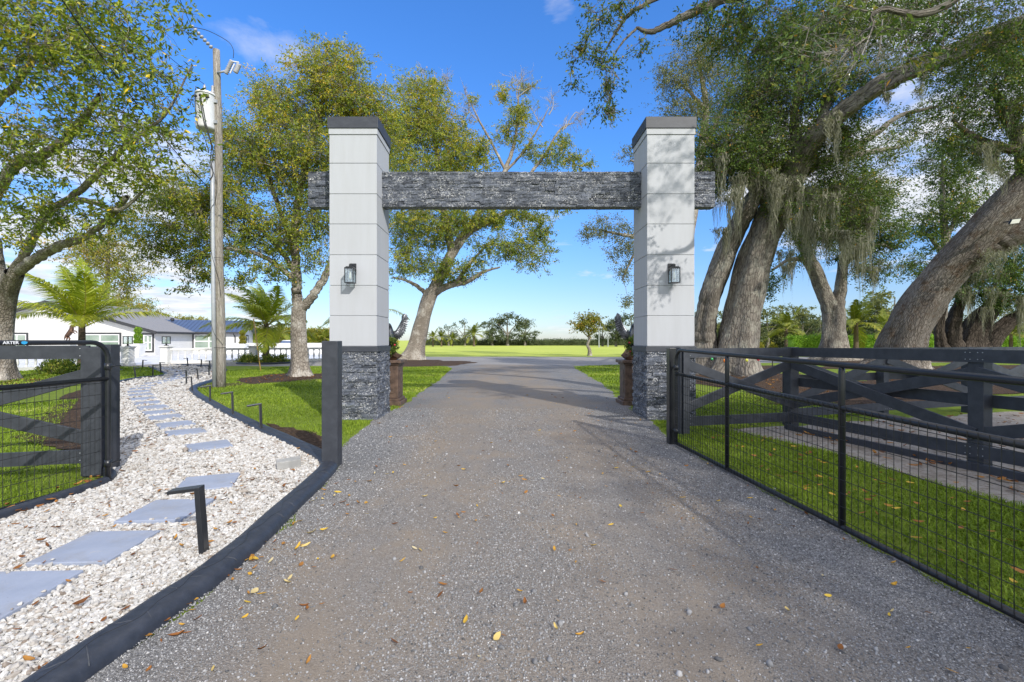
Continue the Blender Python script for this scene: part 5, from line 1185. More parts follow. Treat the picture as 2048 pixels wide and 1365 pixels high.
make_tree('oak_tree', 'pale olive oak whose round top shows above the right pillar cap', [
    [(1352, 724, 32, .6), (1352, 690, 32, .48), (1360, 600, 32, .44), (1372, 500, 32, .40), (1388, 400, 32, .34), (1404, 300, 32, .27), (1412, 215, 32, .2), (1402, 150, 32, .12), (1395, 90, 32, .05)],
    [(1404, 300, 32, .2), (1440, 230, 32, .14), (1460, 170, 32, .07)], [(1410, 220, 32, .15), (1375, 180, 32, .1), (1345, 160, 32, .05)],
    [(1372, 500, 32, .24), (1310, 480, 31.6, .18), (1255, 472, 31.2, .12), (1205, 462, 31, .06)], [(1285, 480, 31.4, .14), (1262, 520, 31.2, .09), (1245, 560, 31, .04)], [(1388, 400, 32, .2), (1320, 350, 31.8, .14), (1260, 320, 31.5, .07)]],
    [(1400, 120, 60, 48, 32, 2.2, .75), (1360, 175, 42, 42, 32, 1.8, .75), (1450, 160, 38, 46, 32, 1.6, .7), (1370, 235, 55, 28, 32, 1.6, .8), (1335, 150, 20, 36, 32, .9, .6), (1430, 220, 50, 30, 32, 1.6, .7), (1400, 80, 40, 18, 32, 1.3, .5),
     (1215, 455, 42, 22, 31, 1.4, .85), (1250, 485, 30, 30, 31.2, 1.2, .8), (1175, 470, 22, 14, 31, .8, .7), (1250, 545, 18, 22, 31, .8, .7), (1256, 600, 11, 24, 31, .6, .75), (1225, 515, 14, 14, 31, .6, .6), (1255, 315, 16, 18, 31.5, .8, .7), (1325, 330, 50, 30, 32, 1.4, .7)],
    .135, .062, 'leaf_pale', 'bark_pale', 109, per=12, clump=.34)

# near oak standing outside the frame on the right: its branches hang into the top of the picture and shade the right side
def w(px, py, d, r): q = P(px, py, d); return (q[0], q[1], q[2], r)
def wb(px, py, rx, ry, d, rd, c): q = P(px, py, d); return (q[0], q[2], rx * d / F, ry * d / F, d, rd, c)
make_tree('live_oak', 'overhanging oak branches with drooping leaf sprays along the top right of the picture', [
    [(10.6, 1.5, -.05, .75), (10.6, 1.5, .6, .6), (10.5, 1.7, 2.4, .5), (10.3, 2.2, 4.4, .46), (9.9, 3.2, 6.2, .38)],
    [(9.9, 3.2, 6.2, .34), (9.2, 5.2, 7.9, .28), w(1950, -70, 7.6, .22), w(1650, -55, 8.8, .16), w(1480, -12, 9.5, .12), w(1400, 20, 9.8, .095), w(1345, 45, 10, .072), w(1303, 64, 10.1, .058), w(1272, 56, 10.2, .03)],
    [w(1480, -12, 9.5, .09), w(1380, -30, 9.9, .07), w(1292, 8, 10.1, .05), w(1255, 32, 10.2, .042), w(1228, 72, 10.3, .033), w(1212, 100, 10.4, .018)],
    [w(1272, 58, 10.2, .03), w(1245, 85, 10.3, .024), w(1228, 112, 10.4, .012)],
    [(10.3, 2.2, 4.4, .3), (10.6, -.9, 6.6, .22), (10.0, -4.2, 7.6, .15), (9.4, -7.6, 7.9, .07)], [(10.6, -.9, 6.6, .2), (12.6, -3.0, 7.8, .12), (13.4, -6.0, 8.2, .06)],
    [(9.9, 3.2, 6.2, .22), (8.4, 3.8, 7.2, .14), (6.8, 3.8, 7.8, .09), w(1940, -25, 5.4, .05), w(1760, 20, 5.4, .028), w(1745, 55, 5.4, .018)]],
    [wb(1195, 25, 48, 30, 10.2, .6, .50), wb(1172, 100, 30, 32, 10.3, .5, .55), wb(1150, 150, 18, 26, 10.3, .35, .55), wb(1205, 125, 28, 30, 10.3, .4, .55), wb(1222, 175, 22, 26, 10.3, .35, .85), wb(1218, 225, 20, 22, 10.3, .35, .9), wb(1280, 15, 55, 18, 10, .5, .55), wb(1283, 95, 14, 24, 10.1, .3, .7), wb(1145, 115, 12, 14, 10.3, .25, .4),
     wb(1440, 22, 80, 26, 9.6, .8, .75), wb(1455, 80, 42, 36, 10.5, .8, .85), wb(1510, 50, 75, 50, 10.5, 1.0, .9), wb(1400, 70, 22, 16, 10.2, .4, .6), wb(1590, 50, 75, 50, 11, 1.0, 1.0), wb(1540, 110, 40, 36, 11, .7, .7), wb(1700, 60, 100, 60, 12, 1.2, 1.0), wb(1850, 45, 110, 50, 12, 1.3, 1.1), wb(2000, 60, 70, 60, 11, 1.2, 1.0), wb(1790, 20, 90, 30, 10, .8, .8), wb(1940, 130, 60, 30, 12, .8, .6),
     wb(1700, 120, 90, 36, 5.6, .35, .30), wb(1830, 100, 60, 50, 5.5, .35, .34), wb(1640, 60, 70, 50, 5.8, .35, .26), wb(1760, 60, 70, 30, 5.5, .3, .22),
     (6.3, 8.5, 1.0, .6, 3.3, 1.0, .36), (8.7, 8.0, 1.2, .8, -5.4, 2.9, 1.1), (10.6, 8.0, 1.9, 1.0, -4.6, 2.6, .95), (12.8, 8.4, 2.4, 1.2, -5.4, 2.6, 1.0), (15.4, 8.4, 2.2, 1.2, -4.6, 2.6, 1.0), (11.0, 8.0, 2.0, 1.0, -8.6, 2.2, .95), (13.8, 8.6, 2.4, 1.2, -9.0, 2.2, 1.0), (9.0, 8.0, 1.2, .8, -9.2, 1.8, .9), (12.0, 8.2, 2.2, 1.1, -2.0, 2.0, 1.0), (14.6, 8.2, 2.2, 1.1, -1.2, 2.2, .9)],
    .092, .034, 'leaf_oak', 'bark_oak', 110, twig='twig_pale', per=11, clump=.17, world=True, droop=.35, hubr=.75, a_shift=.04,
    bare=[(1750, 45, -70, 75, 5.6, 26), (1765, 40, -10, 95, 5.6, 26), (1800, 35, 25, 90, 5.6, 20), (1720, 90, -90, 25, 5.7, 22), (1740, 70, -40, 70, 5.5, 20)],
    moss=[tuple(np.r_[q[0], q[2], q[1], l, .07, n]) for q, l, n in ((P(1216, 160, 10.3), .75, 14), (P(1224, 215, 10.3), .55, 14), (P(1164, 95, 10.3), .3, 12), (P(1660, 240, 13), .9, 22))] if 0 else [(P(1216, 160, 10.3)[0], P(1216, 160, 10.3)[2], 10.3, .9, .05, 16), (P(1224, 215, 10.3)[0], P(1224, 215, 10.3)[2], 10.3, .6, .04, 14), (P(1162, 92, 10.3)[0], P(1162, 92, 10.3)[2], 10.3, .3, .06, 14)])

make_tree('young_tree', 'small yellow green tree standing alone on the far lawn', [
    [(1180, 712.5, 44, .20), (1179, 700, 44, .15), (1175, 690, 44, .13), (1179, 676, 44, .12), (1176, 664, 44, .09), (1178, 650, 44, .05)], [(1178, 676, 44, .08), (1166, 664, 44, .05), (1158, 656, 44, .03)], [(1178, 672, 44, .08), (1192, 660, 44, .05), (1200, 650, 44, .03)]],
    [(1180, 645, 24, 15, 44, 1.1, .95), (1161, 653, 15, 11, 44, .8, .95), (1196, 648, 14, 13, 44, .8, .95), (1178, 660, 20, 9, 44, .8, .8), (1186, 634, 14, 7, 44, .7, .7)],
    .22, .10, 'leaf_yellow', 'bark_pale', 111, per=11, clump=.3, flare=.2, dk=1.7)

# trees behind the house
for i, (px, d, top, blobs, lb, lf) in enumerate((
    (212, 62, 400, [(235, 520, 50, 60, 62, 4, .8), (255, 440, 36, 50, 62, 3, .7), (215, 590, 40, 26, 62, 3, .7), (180, 500, 50, 60, 62, 4, .7), (245, 560, 26, 30, 62, 2, .7)], 'tall yellowish tree rising behind the house and the coconut palm', 'leaf_yellow'),
    (262, 92, 600, [(262, 608, 40, 16, 92, 3, .95), (300, 622, 28, 12, 92, 3, .9), (235, 615, 30, 14, 92, 3, .9), (325, 634, 16, 7, 92, 2, .9)], 'pale olive tree crown showing over the grey house roof', 'leaf_yellow'),
    (382, 98, 634, [(382, 638, 28, 6, 98, 3, .95), (355, 640, 14, 5, 98, 2, .8), (408, 640, 14, 4, 98, 2, .8)], 'pale tree top just above the navy metal roof', 'leaf_yellow'))):
    make_tree('broadleaf_tree', lb, [[(px, HY + F * EYE / d, d, .4), (px, 660, d, .32), (px + 4, (660 + top) / 2, d, .22), (px + 8, top + 20, d, .08)]], blobs, .30, .15, lf, 'bark_pale', 120 + i, per=10, clump=.6, group='trees beyond the house')

# ---- coconut palms
make_palm('coconut_palm', 'coconut palm with wind swept fronds in front of the white gable', (G(163, 742)[0], 22.4), 2.45, .17, 19, 3.5, 131, (-.50, 0), nl=66, lw=.055, span=62, sag=.7)
make_palm('coconut_palm', 'coconut palm in the round planted bed between pole and oak', (G(532, 727)[0], 29.7), 2.6, .2, 20, 3.5, 132, (-.45, 0), nl=66, lw=.06, span=74, sag=.85)
make_palm('coconut_palm', 'palm mostly hidden behind the left pillar with fronds at both sides', (P(725, 700, 31)[0], 31), 3.3, .2, 16, 3.2, 133, (-.3, 0), nl=40, lw=.05)
p0 = make_palm('palm_tree', 'young coconut palm with pale trunk beside the right hedge', (P(1572, 700, 60)[0], 60), 3.0, .24, 15, 3.3, 134, (-.5, 0), nl=34, lw=.10, leaf='palm_leaf_olive')
for (px, d, s, rz, lb) in ((1712, 52, 1.15, 1.1, 'wind blown coconut palm behind the Y forked oak'), (1775, 56, .9, 2.0, 'yellowing palm behind the leaning trunk'), (2022, 52, .75, 2.9, 'low bright palm at the right edge under the moss'), (560, 62, .8, .7, 'young palm beyond the balustrade between the coconut palm and oak trunk'), (510, 66, .55, .3, 'yellow green palm at the right end of the house'), (650, 70, .62, 4.0, 'small fan of palm fronds left of the left pillar'), (948, 112, 1.0, 1.9, 'distant palm left of the round oak group across the field'), (866, 108, .72, .4, 'small distant palm nearest the leaning oak trunk'), (883, 110, .75, 1.4, 'small distant palm second from the leaning oak trunk'), (905, 116, .6, 2.4, 'small distant palm third from the leaning oak trunk')):
    copy_thing(p0, (P(px, 700, d)[0], d, 0), rz, lb, s)

# ---- distant trees: two kinds, copied
def far_tree(name, label, loc, H, seed, group, sparse=1.0, leaf='leaf_far'):
    x, y = loc; r = np.random.default_rng(seed); bl = []
    for k in range(9): an = k * .7; bl.append((x + math.cos(an) * H * r.uniform(.1, .48), H * (.52 + .28 * math.sin(an)) * r.uniform(.85, 1.12), H * r.uniform(.16, .26), H * r.uniform(.10, .17), y + r.normal() * H * .15, H * .18, .8 * sparse))
    return make_tree(name, label, [[(x, y, 0, H * .035), (x + .1, y, H * .25, H * .028), (x - .1, y, H * .5, H * .02), (x, y, H * .85, H * .006)], [(x, y, H * .28, H * .02), (x - H * .15, y, H * .5, H * .012), (x - H * .28, y, H * .62, H * .005)], [(x, y, H * .3, H * .02), (x + H * .16, y, H * .5, H * .012), (x + H * .3, y, H * .66, H * .005)]],
                     bl, H * .05, H * .027, leaf, 'bark_oak', seed, per=9, clump=H * .07, world=True, group=group)
def xat(px, d): return (px - VX) / F * d
GF = 'distant trees beyond the field'
fa = far_tree('field_oak', 'middle tree of the distant round oak group across the field', (xat(1015, 125), 125), 10.0, 141, GF)
fb = far_tree('field_oak', 'thin crowned distant tree left of the oak group across the field', (xat(930, 128), 128), 7.6, 142, GF, .55)
for src, px, d, s, rz, lb in ((fa, 984, 126, .86, 1.2, 'left tree of the distant round oak group across the field'), (fa, 1050, 127, .84, 2.5, 'right tree of the distant round oak group across the field'), (fb, 897, 127, .80, 1.0, 'small distant tree second left of the oak group across the field'),
                              (fa, 1205, 112, .62, .7, 'distant bushy tree just right of the small yellow tree'), (fa, 1232, 108, .80, 2.0, 'taller distant tree left of the right pillar by the eagle wing'), (fa, 1262, 105, .86, 3.1, 'distant tree directly left of the right pillar')):
    copy_thing(src, (xat(px, d), d, 0), rz, lb, s)
GR = 'trees of the far wood on the right'
fc = far_tree('wood_tree', 'far wood tree left of the pale trunked palm', (xat(1535, 82), 82), 8.0, 143, GR, 1.1, 'leaf_pale')
fd = far_tree('wood_tree', 'far wood tree just right of the main live oak trunk', (xat(1500, 80), 80), 7.2, 144, GR, .9, 'leaf_far')
for src, px, d, s, rz, lb in ((fc, 1400, 85, .9, .6, 'far wood tree visible between right pillar and oak stem'), (fc, 1572, 84, 1.02, 1.4, 'tallest far wood tree behind the pale trunked palm'), (fd, 1604, 82, .95, 2.6, 'far wood tree right of the pale trunked palm'), (fc, 1640, 86, .85, 3.5, 'far wood tree left of the Y forked trunk'), (fd, 1720, 84, .9, .9, 'far wood tree right of the Y forked trunk'),
                              (fd, 1752, 80, 1.15, 4.4, 'taller far wood tree beside the leaning trunk'), (fc, 1790, 78, 1.3, 5.0, 'far wood tree touching the leaning trunk on its left'), (fd, 1900, 84, 1.0, 1.8, 'far wood tree behind the gnarled oak'), (fc, 2010, 84, 1.0, 2.2, 'far wood tree at the right edge behind the hedge'), (fd, 1455, 90, 1.0, 3.9, 'far wood tree behind the main live oak')):
    copy_thing(src, (xat(px, d), d, 0), rz, lb, s)

# ---- hedges, shrubs
make_hedge('hedge', 'bright green clipped hedge behind the oaks on the right', (xat(1580, 56), 56), (xat(2075, 56), 56), 1.6, 1.85, 3600, .20, .11, 'leaf_hedge', 151)
make_hedge('hedge', 'long dark hedge along the far end of the open field', (xat(838, 129), 129), (xat(1275, 129), 129), 2.2, 1.35, 2400, .34, .2, 'leaf_far', 152)
make_hedge('hedge', 'dark undergrowth along the foot of the far wood', (xat(1385, 88), 88), (xat(2090, 88), 88), 2.5, 4.2, 4600, .40, .22, 'leaf_far', 153, a0=.22)
make_hedge('hedge', 'yellow green hedge beyond the white wall left of the pillar', (xat(455, 72), 72), (xat(690, 72), 72), 2.5, 3.0, 1500, .30, .17, 'leaf_yellow', 154)
for i, (px, lb) in enumerate(((1519, 'round yellow green bush on a stem, nearer the main oak'), (1546, 'round yellow green bush on a stem, nearer the pale palm'))):
    make_shrub('round_bush', lb, (xat(px, 58), 58), (.5, .5), 1.2, 90, .16, .09, 'leaf_yellow', 160 + i, 'round bushes on the far lawn')
g = G(118, 749); make_shrub('flower_shrub', 'variegated yellow flowering shrub seen through the left fence', (g[0], g[1]), (.75, .6), .68, 120, .13, .06, 'leaf_shrub', 162)
g = G(70, 744); make_shrub('flower_shrub', 'low green shrub by the left tree root', (g[0] + .3, g[1] + 1.2), (.4, .4), .35, 50, .11, .05, 'leaf_shrub', 163)
cx, cy = G(532, 727)[0], 29.7
rm = MB(); th = np.linspace(0, 2 * math.pi, 33); rm.tube(np.stack([cx + 1.65 * np.cos(th), cy + 1.65 * np.sin(th), np.full(33, .05)], 1), .07, 8); tag(rm.build('bed_edging', 'kerb', None, True, origin=(cx, cy, 0)), 'round black edging of the bed under the coconut palm', 'edging')
struct(MB().sheet(blob_poly(cx, cy, 1.62, 1.62, 5, amp=.01), .014).build('soil', 'mulch'), 'dark mulch in the round palm bed')
for i, (dx, dy, rr, lb) in enumerate(((-1.0, -.5, .5, 'bushy croton left of the palm trunk in the round bed'), (-.45, -.9, .42, 'bushy croton just left of the palm trunk in the round bed'), (.6, -.8, .45, 'bushy croton right of the palm trunk in the round bed'), (1.1, -.35, .48, 'yellow tinged croton at the right of the round bed'))):
    make_shrub('croton', lb, (cx + dx, cy + dy), (rr, rr), .55, 60, .15, .06, 'leaf_shrub', 170 + i, 'crotons in the round palm bed')
s0 = G(522, 742.5); tag(MB().tube([s0 + np.array([0, 0, -.1]), P(507, 638, s0[1] + .6)], .028, 8).build('stake', 'bamboo', None, True, origin=s0), 'leaning yellow bamboo stake beside the coconut palm', 'stake')
# ================================================================ white house with balustrade
H = thing('house', 'white single storey house with grey gable roof and navy metal roofed wing', 'house', (-40, 50, 0))
gx0, gx1, gy, gyb, pk, ev = -55.8, -35.0, 45.5, 57.5, 5.32, 2.42; gc = (gx0 + gx1) / 2
def gable(mb, x0, x1, y0, y1, e, p):
    c = (x0 + x1) / 2; V = [(x0, y0, -.1), (x1, y0, -.1), (x1, y0, e), (c, y0, p), (x0, y0, e), (x0, y1, -.1), (x1, y1, -.1), (x1, y1, e), (c, y1, p), (x0, y1, e)]
    mb.add(V, [np.array([[0, 1, 2, 3, 4]]), np.array([[9, 8, 7, 6, 5]]), np.array([[1, 6, 7, 2], [0, 4, 9, 5]])])
m = MB(); gable(m, gx0, gx1, gy, gyb, ev, pk - .05); wl = m.build('wall', 'house_wall', H)
def slab(mb, p0, p1, p2, p3, th): # quad roof slab with thickness
    q = np.array([p0, p1, p2, p3], float); n = unit(np.cross(q[1] - q[0], q[3] - q[0])); n = n if n[2] > 0 else -n
    V = np.concatenate([q, q + n * th]); mb.add(V, [np.array([[3, 2, 1, 0], [4, 5, 6, 7], [0, 1, 5, 4], [1, 2, 6, 5], [2, 3, 7, 6], [3, 0, 4, 7]])])
ov = .55; sl = (pk - ev) / ((gx1 - gx0) / 2); hip = 6.0
rm = MB(); slab(rm, (gc, gy - ov, pk), (gx1 + ov, gy - ov, ev - sl * ov), (gx1 + ov, gyb + ov, ev - sl * ov), (gc, gyb - 1.5, pk), .13); slab(rm, (gc - .01, gy - ov, pk), (gx0 - ov, gy - ov, ev - sl * ov), (gx0 - ov, gyb + ov, ev - sl * ov), (gc - .01, gyb - 1.5, pk), .13)
rf = rm.build('roof', 'shingle', H)
fm = MB()
for s, xe in ((1, gx1 + ov), (-1, gx0 - ov)): fm.plank((gc, gy - ov - .02, pk - .03), (xe, gy - ov - .02, ev - sl * ov - .03), .05, .30, (0, 0, 1))
fm.box(gx1 + ov - .02, gx1 + ov + .08, gy - ov, gyb, ev - sl * ov - .12, ev - sl * ov + .08); fm.build('fascia', 'house_trim', H)
vm = MB()
for x, y in ((-41.3, 52.5), (-38.9, 53.2)): zz = pk - (x - gc) * sl + .12; vm.cyl((x, y, zz - .2), (x, y, zz + .3), .10, n=8); vm.ball((x, y, zz + .32), .2, 6)
vm.build('vent', 'house_trim', rf)
def window(par, o, u, w_, z0, z1, panes=2, rail=True, frame='house_trim', tw=.14):
    o, u = np.array([o[0], o[1], 0.]), np.array([*u, 0.]); n = np.array([u[1], -u[0], 0]); zc = np.array([0, 0, 1.0]); pt = lambda a, z, d: o + u * a + zc * z + n * d
    f = MB()
    for a, b in ((-tw, 0), (w_, w_ + tw)): f.obox(pt((a + b) / 2, (z0 + z1) / 2, .04), u * (b - a) / 2, n * .05, zc * (z1 - z0 + 2 * tw) / 2)
    for a, b in ((z0 - tw, z0), (z1, z1 + tw)): f.obox(pt(w_ / 2, (a + b) / 2, .038), u * w_ / 2, n * .05, zc * (b - a) / 2)
    win = f.build('window', frame, par)
    s = MB(); fw = .055
    for k in range(panes + 1): s.obox(pt(w_ * k / panes + (fw if k == 0 else (-fw if k == panes else 0)), (z0 + z1) / 2, .02), u * fw, n * .03, zc * (z1 - z0) / 2)
    for z in ([z0 + fw, z1 - fw] + ([z0 + (z1 - z0) * .52] if rail else [])): s.obox(pt(w_ / 2, z, .019), u * w_ / 2, n * .03, zc * fw)
    s.build('frame', 'house_white', win)
    MB().obox(pt(w_ / 2, (z0 + z1) / 2, .004), u * (w_ / 2), n * .006, zc * ((z1 - z0) / 2)).build('pane', 'pane', win)
window(H, (-42.45, gy), (1, 0), 3.95, .55, 2.12); window(H, (-49.8, gy), (1, 0), 2.0, .7, 2.12); window(H, (-36.15, gy), (1, 0), .92, .45, 2.05)
A0, th0 = np.array([-37.7, 50.0]), math.radians(20); d0, n0 = np.array([math.cos(th0), math.sin(th0)]), np.array([-math.sin(th0), math.cos(th0)])
def wp(t, k=0.0, z=0.0): q = A0 + d0 * t + n0 * k; return np.array([q[0], q[1], z])
def tw(px):
    s = (px - VX) / F; return (s * A0[1] - A0[0]) / (d0[0] - s * d0[1])
TE = tw(481)
m = MB(); V = [wp(-2, 0, -.1), wp(TE, 0, -.1), wp(TE, 8, -.1), wp(-2, 8, -.1), wp(-2, 0, 2.42), wp(TE, 0, 2.42), wp(TE, 8, 2.42), wp(-2, 8, 2.42), wp(-2, 4, 3.75), wp(TE, 4, 3.75)]
m.add(V, [np.array([[0, 1, 5, 4], [2, 3, 7, 6]]), np.array([[1, 2, 6, 9, 5], [3, 0, 4, 8, 7]])]); m.build('wall', 'house_wall', H)
m = MB(); e2 = .5; zr, ze = 3.86, 2.40
for k0, k1 in ((-e2, 4), (8 + e2, 4)): slab(m, wp(-5.5, k1, zr), wp(TE + e2, k1, zr), wp(TE + e2, k0, ze), wp(-5.5 if k0 > 0 else -1.4, k0, ze), .06)
for i in range(34):
    t = -5 + i * .42
    if t < TE + .45: m.plank(wp(t, -e2, ze + .085) if t > -1.0 else wp(t, 2.0, (ze + zr) / 2 + .22), wp(t, 4, zr + .085), .03, .05, (0, 0, 1))
m.build('roof', 'metal_roof', H)
m = MB(); m.plank(wp(-.3, -e2 - .03, ze - .06), wp(TE + e2, -e2 - .03, ze - .06), .07, .17); m.plank(wp(TE + e2 + .02, -e2, ze - .05), wp(TE + e2 + .02, 4, zr - .05), .05, .26); m.plank(wp(TE + e2 + .02, 8 + e2, ze - .05), wp(TE + e2 + .02, 4, zr - .05), .05, .26); m.build('fascia', 'house_trim', H)
m = MB(); t = tw(468.5); m.tube([wp(t, -.45, 2.3), wp(t, -.3, 2.15), wp(t + .1, -.08, 1.9), wp(t + .1, -.06, .1)], .06, 8); m.build('downspout', 'house_trim', H, True)
a, b = tw(388), tw(447); window(H, wp(a)[:2], tuple(d0), b - a, .55, 2.16)
a, b = tw(330), tw(351); n3 = np.array([d0[1], -d0[0], 0]); u3 = np.array([*d0, 0]); zc = np.array([0, 0, 1.])
dm = MB(); c = wp((a + b) / 2, 0, 1.06); w2 = (b - a) / 2
for s in (-1, 1): dm.obox(c + u3 * s * (w2 + .06) + n3 * .04, u3 * .06, n3 * .05, zc * 1.06)
dm.obox(c + zc * 1.11 + n3 * .038, u3 * (w2 + .12), n3 * .05, zc * .06); door = dm.build('door', 'house_trim', H)
MB().obox(c + n3 * .012, u3 * w2, n3 * .02, zc * 1.05).build('leaf', 'house_white', door); MB().obox(c + zc * .15 + n3 * .035, u3 * w2 * .55, n3 * .006, zc * .72).build('pane', 'pane', door)
MB().obox(c + u3 * w2 * .8 + n3 * .05 - zc * .05, u3 * .03, n3 * .03, zc * .1).build('handle', 'black_metal', door)
# end wall window of the wing
uE = n0; oE = wp(TE, 3.2)[:2]; window(H, oE, tuple(uE), 1.1, .7, 2.0, 1)

def balustrade(label, pts, posts, sp, seed):
    pts = [np.array([*p, 0.]) for p in pts]; t = thing('balustrade', label, 'balustrade', pts[0])
    rl, bs = MB(), MB()
    prof = [(.055, .17), (.055, .20), (.03, .23), (.04, .27), (.062, .34), (.068, .42), (.055, .52), (.034, .64), (.03, .70), (.045, .73), (.03, .76), (.055, .80), (.055, .84)]
    for a, b in zip(pts[:-1], pts[1:]):
        z = np.array([0, 0, 1.0]); rl.plank(a + z * .93, b + z * .93, .20, .10); rl.plank(a + z * .865, b + z * .865, .15, .05); bs.plank(a + z * .075, b + z * .075, .20, .20)
        L = np.linalg.norm(b - a); k = int(L / sp)
        for i in range(k): MB().lathe(a + (b - a) * (i + .5) / k, prof, 10).build('baluster', 'white_stone', t, True)
    rl.build('handrail', 'white_stone', t, False, .008); bs.build('plinth', 'white_stone', t, False, .008)
    for (x, y, hh) in posts:
        p = MB(); p.box(x - .23, x + .23, y - .23, y + .23, -.02, hh - .10); p.box(x - .27, x + .27, y - .27, y + .27, 0, .16); pp = p.build('post', 'white_stone', t, False, .012)
        c = MB(); c.box(x - .26, x + .26, y - .26, y + .26, hh - .10, hh - .05); c.box(x - .31, x + .31, y - .31, y + .31, hh - .05, hh + .03); c.build('post_cap', 'white_stone', pp, False, .012)
    return t
balustrade('white stone balustrade left of the patio entrance, seen through the left gate', [(-24.5, 19.7), (-22.3, 26.5)], [(-22.22, 26.8, 1.12), (-24.6, 19.4, 1.12)], .34, 1)
balustrade('long white stone balustrade right of the patio entrance, passing behind pole and palm', [(-21.5, 29.0), (-17.2, 31.2), (-12.4, 33.7)], [(-21.55, 28.95, 1.12), (-17.2, 31.2, 1.10), (-12.2, 33.8, 1.10)], .36, 2)
def garden_lantern(x, y, z, label):
    t = thing('garden_lantern', label, 'lantern', (x, y, z), 'lanterns on the balustrade posts'); f = MB(); w = .17
    f.box(x - w, x + w, y - w, y + w, z + .56, z + .60); f.box(x - w, x + w, y - w, y + w, z + .12, z + .15); f.box(x - .09, x + .09, y - .09, y + .09, z - .005, z + .04); f.cyl((x, y, z + .03), (x, y, z + .13), .05, n=10)
    for i in (-1, 1):
        for j in (-1, 1): f.box(x + i * (w - .02) - .016, x + i * (w - .02) + .016, y + j * (w - .02) - .016, y + j * (w - .02) + .016, z + .14, z + .57)
    f.build('frame', 'black_metal', t); g = MB(); q = w - .03
    for i in (-1, 1): g.box(x + i * q - .003, x + i * q + .003, y - q, y + q, z + .15, z + .56); g.box(x - q, x + q, y + i * q - .003, y + i * q + .003, z + .15, z + .56)
    g.build('glass', 'glass', t)
    b = MB(); b.ball((x, y, z + .46), .06, 8); b.cyl((x, y, z + .5), (x, y, z + .57), .02, n=8); b.build('bulb', 'bulb', t, True)
garden_lantern(-22.22, 26.8, 1.15, 'black lantern on the post left of the patio entrance'); garden_lantern(-21.55, 28.95, 1.15, 'black lantern on the post right of the patio entrance, before the door')
def planter(x, y, s, lb1, lb2, leaf, sd):
    t = thing('planter', lb1, 'planter', (x, y, 0)); m = MB(); V = []
    for w_, z in ((.30, 0), (.34, .06), (.30, .1), (.47, 1.1), (.50, 1.14), (.50, 1.2), (.42, 1.2), (.40, 1.1)): V += [(x - w_ * s, y - w_ * s, z * s), (x + w_ * s, y - w_ * s, z * s), (x + w_ * s, y + w_ * s, z * s), (x - w_ * s, y + w_ * s, z * s)]
    m.add(V, [np.array([[4 * k + j, 4 * k + (j + 1) % 4, 4 * k + 4 + (j + 1) % 4, 4 * k + 4 + j] for k in range(7) for j in range(4)]), np.array([[3, 2, 1, 0], [28, 29, 30, 31]])]); m.build('pot', 'white_stone', t)
    r = np.random.default_rng(sd); t = thing('topiary', lb2, 'topiary', (x, y, 1.1 * s)); MB().cyl((x, y, 1.1 * s), (x, y, 2.45 * s), .03, n=8).build('trunk', 'bark_pale', t)
    for z, q in ((1.32, .30), (1.86, .27), (2.38, .25)):
        f = MB(); v = unit(r.normal(size=(160, 3))); c = np.array([x, y, z * s]) + v * q * s * .85; leaf_mass(f, c, .035, 9, .10, .055, r, out=v); f.build('foliage_ball', leaf, t)
planter(xat(276, 41), 41, 1.0, 'tall tapered white planter by the corner window', 'three ball topiary in the white planter by the corner window', 'leaf_hedge', 5)
planter(xat(485, 47), 47, .95, 'tapered white planter at the right end of the house', 'yellowish ball topiary at the right end of the house', 'leaf_yellow', 6)
t = tag(MB().box(xat(440, 50), xat(720, 50), 49.9, 50.15, -.05, 1.12).box(xat(440, 50) - .05, xat(720, 50) + .05, 49.85, 50.2, 1.12, 1.2).build('garden_wall', 'white_stone', None, origin=(-25, 50, 0)), 'low white garden wall far behind the right balustrade', 'wall')

# white car parked behind the wall
cx, cy = xat(577, 60), 60.0; car = thing('parked_car', 'white car with blue tinted windscreen parked beyond the white wall', 'car', (cx, cy, 0))
def hull(mb, secs):  # sections across y: list of (y, [(x,z)...])
    k = len(secs[0][1]); V = [(cx + x, cy + y, z) for y, s in secs for x, z in s]; n = len(secs)
    mb.add(V, [np.array([[i * k + j, i * k + (j + 1) % k, (i + 1) * k + (j + 1) % k, (i + 1) * k + j] for i in range(n - 1) for j in range(k)]), np.arange(k)[None, ::-1], np.arange((n - 1) * k, n * k)[None, :]])
b = MB(); S = lambda w_, z0, z1: [(-w_, z0), (w_, z0), (w_ * 1.02, (z0 + z1) / 2), (w_ * .94, z1), (-w_ * .94, z1), (-w_ * 1.02, (z0 + z1) / 2)]
hull(b, [(-2.2, S(.75, .35, .62)), (-2.0, S(.86, .25, .78)), (-1.0, S(.90, .22, .92)), (1.5, S(.90, .22, .98)), (2.1, S(.86, .28, .95)), (2.25, S(.78, .36, .8))]); body = b.build('body', 'car_paint', car, True)
b = MB(); S2 = lambda w_, z0, z1: [(-w_, z0), (w_, z0), (w_ * .97, z1), (-w_ * .97, z1)]
hull(b, [(-.45, S2(.66, 1.40, 1.46)), (.0, S2(.70, 1.42, 1.52)), (1.2, S2(.70, 1.42, 1.53)), (1.7, S2(.64, 1.38, 1.46))]); b.build('roof', 'car_paint', car, True)
b = MB(); hull(b, [(-1.15, S2(.80, .90, .93)), (-.42, S2(.68, .92, 1.42)), (1.65, S2(.66, .95, 1.42)), (2.0, S2(.75, .95, .98))]); b.build('windscreen', 'car_glass', car)
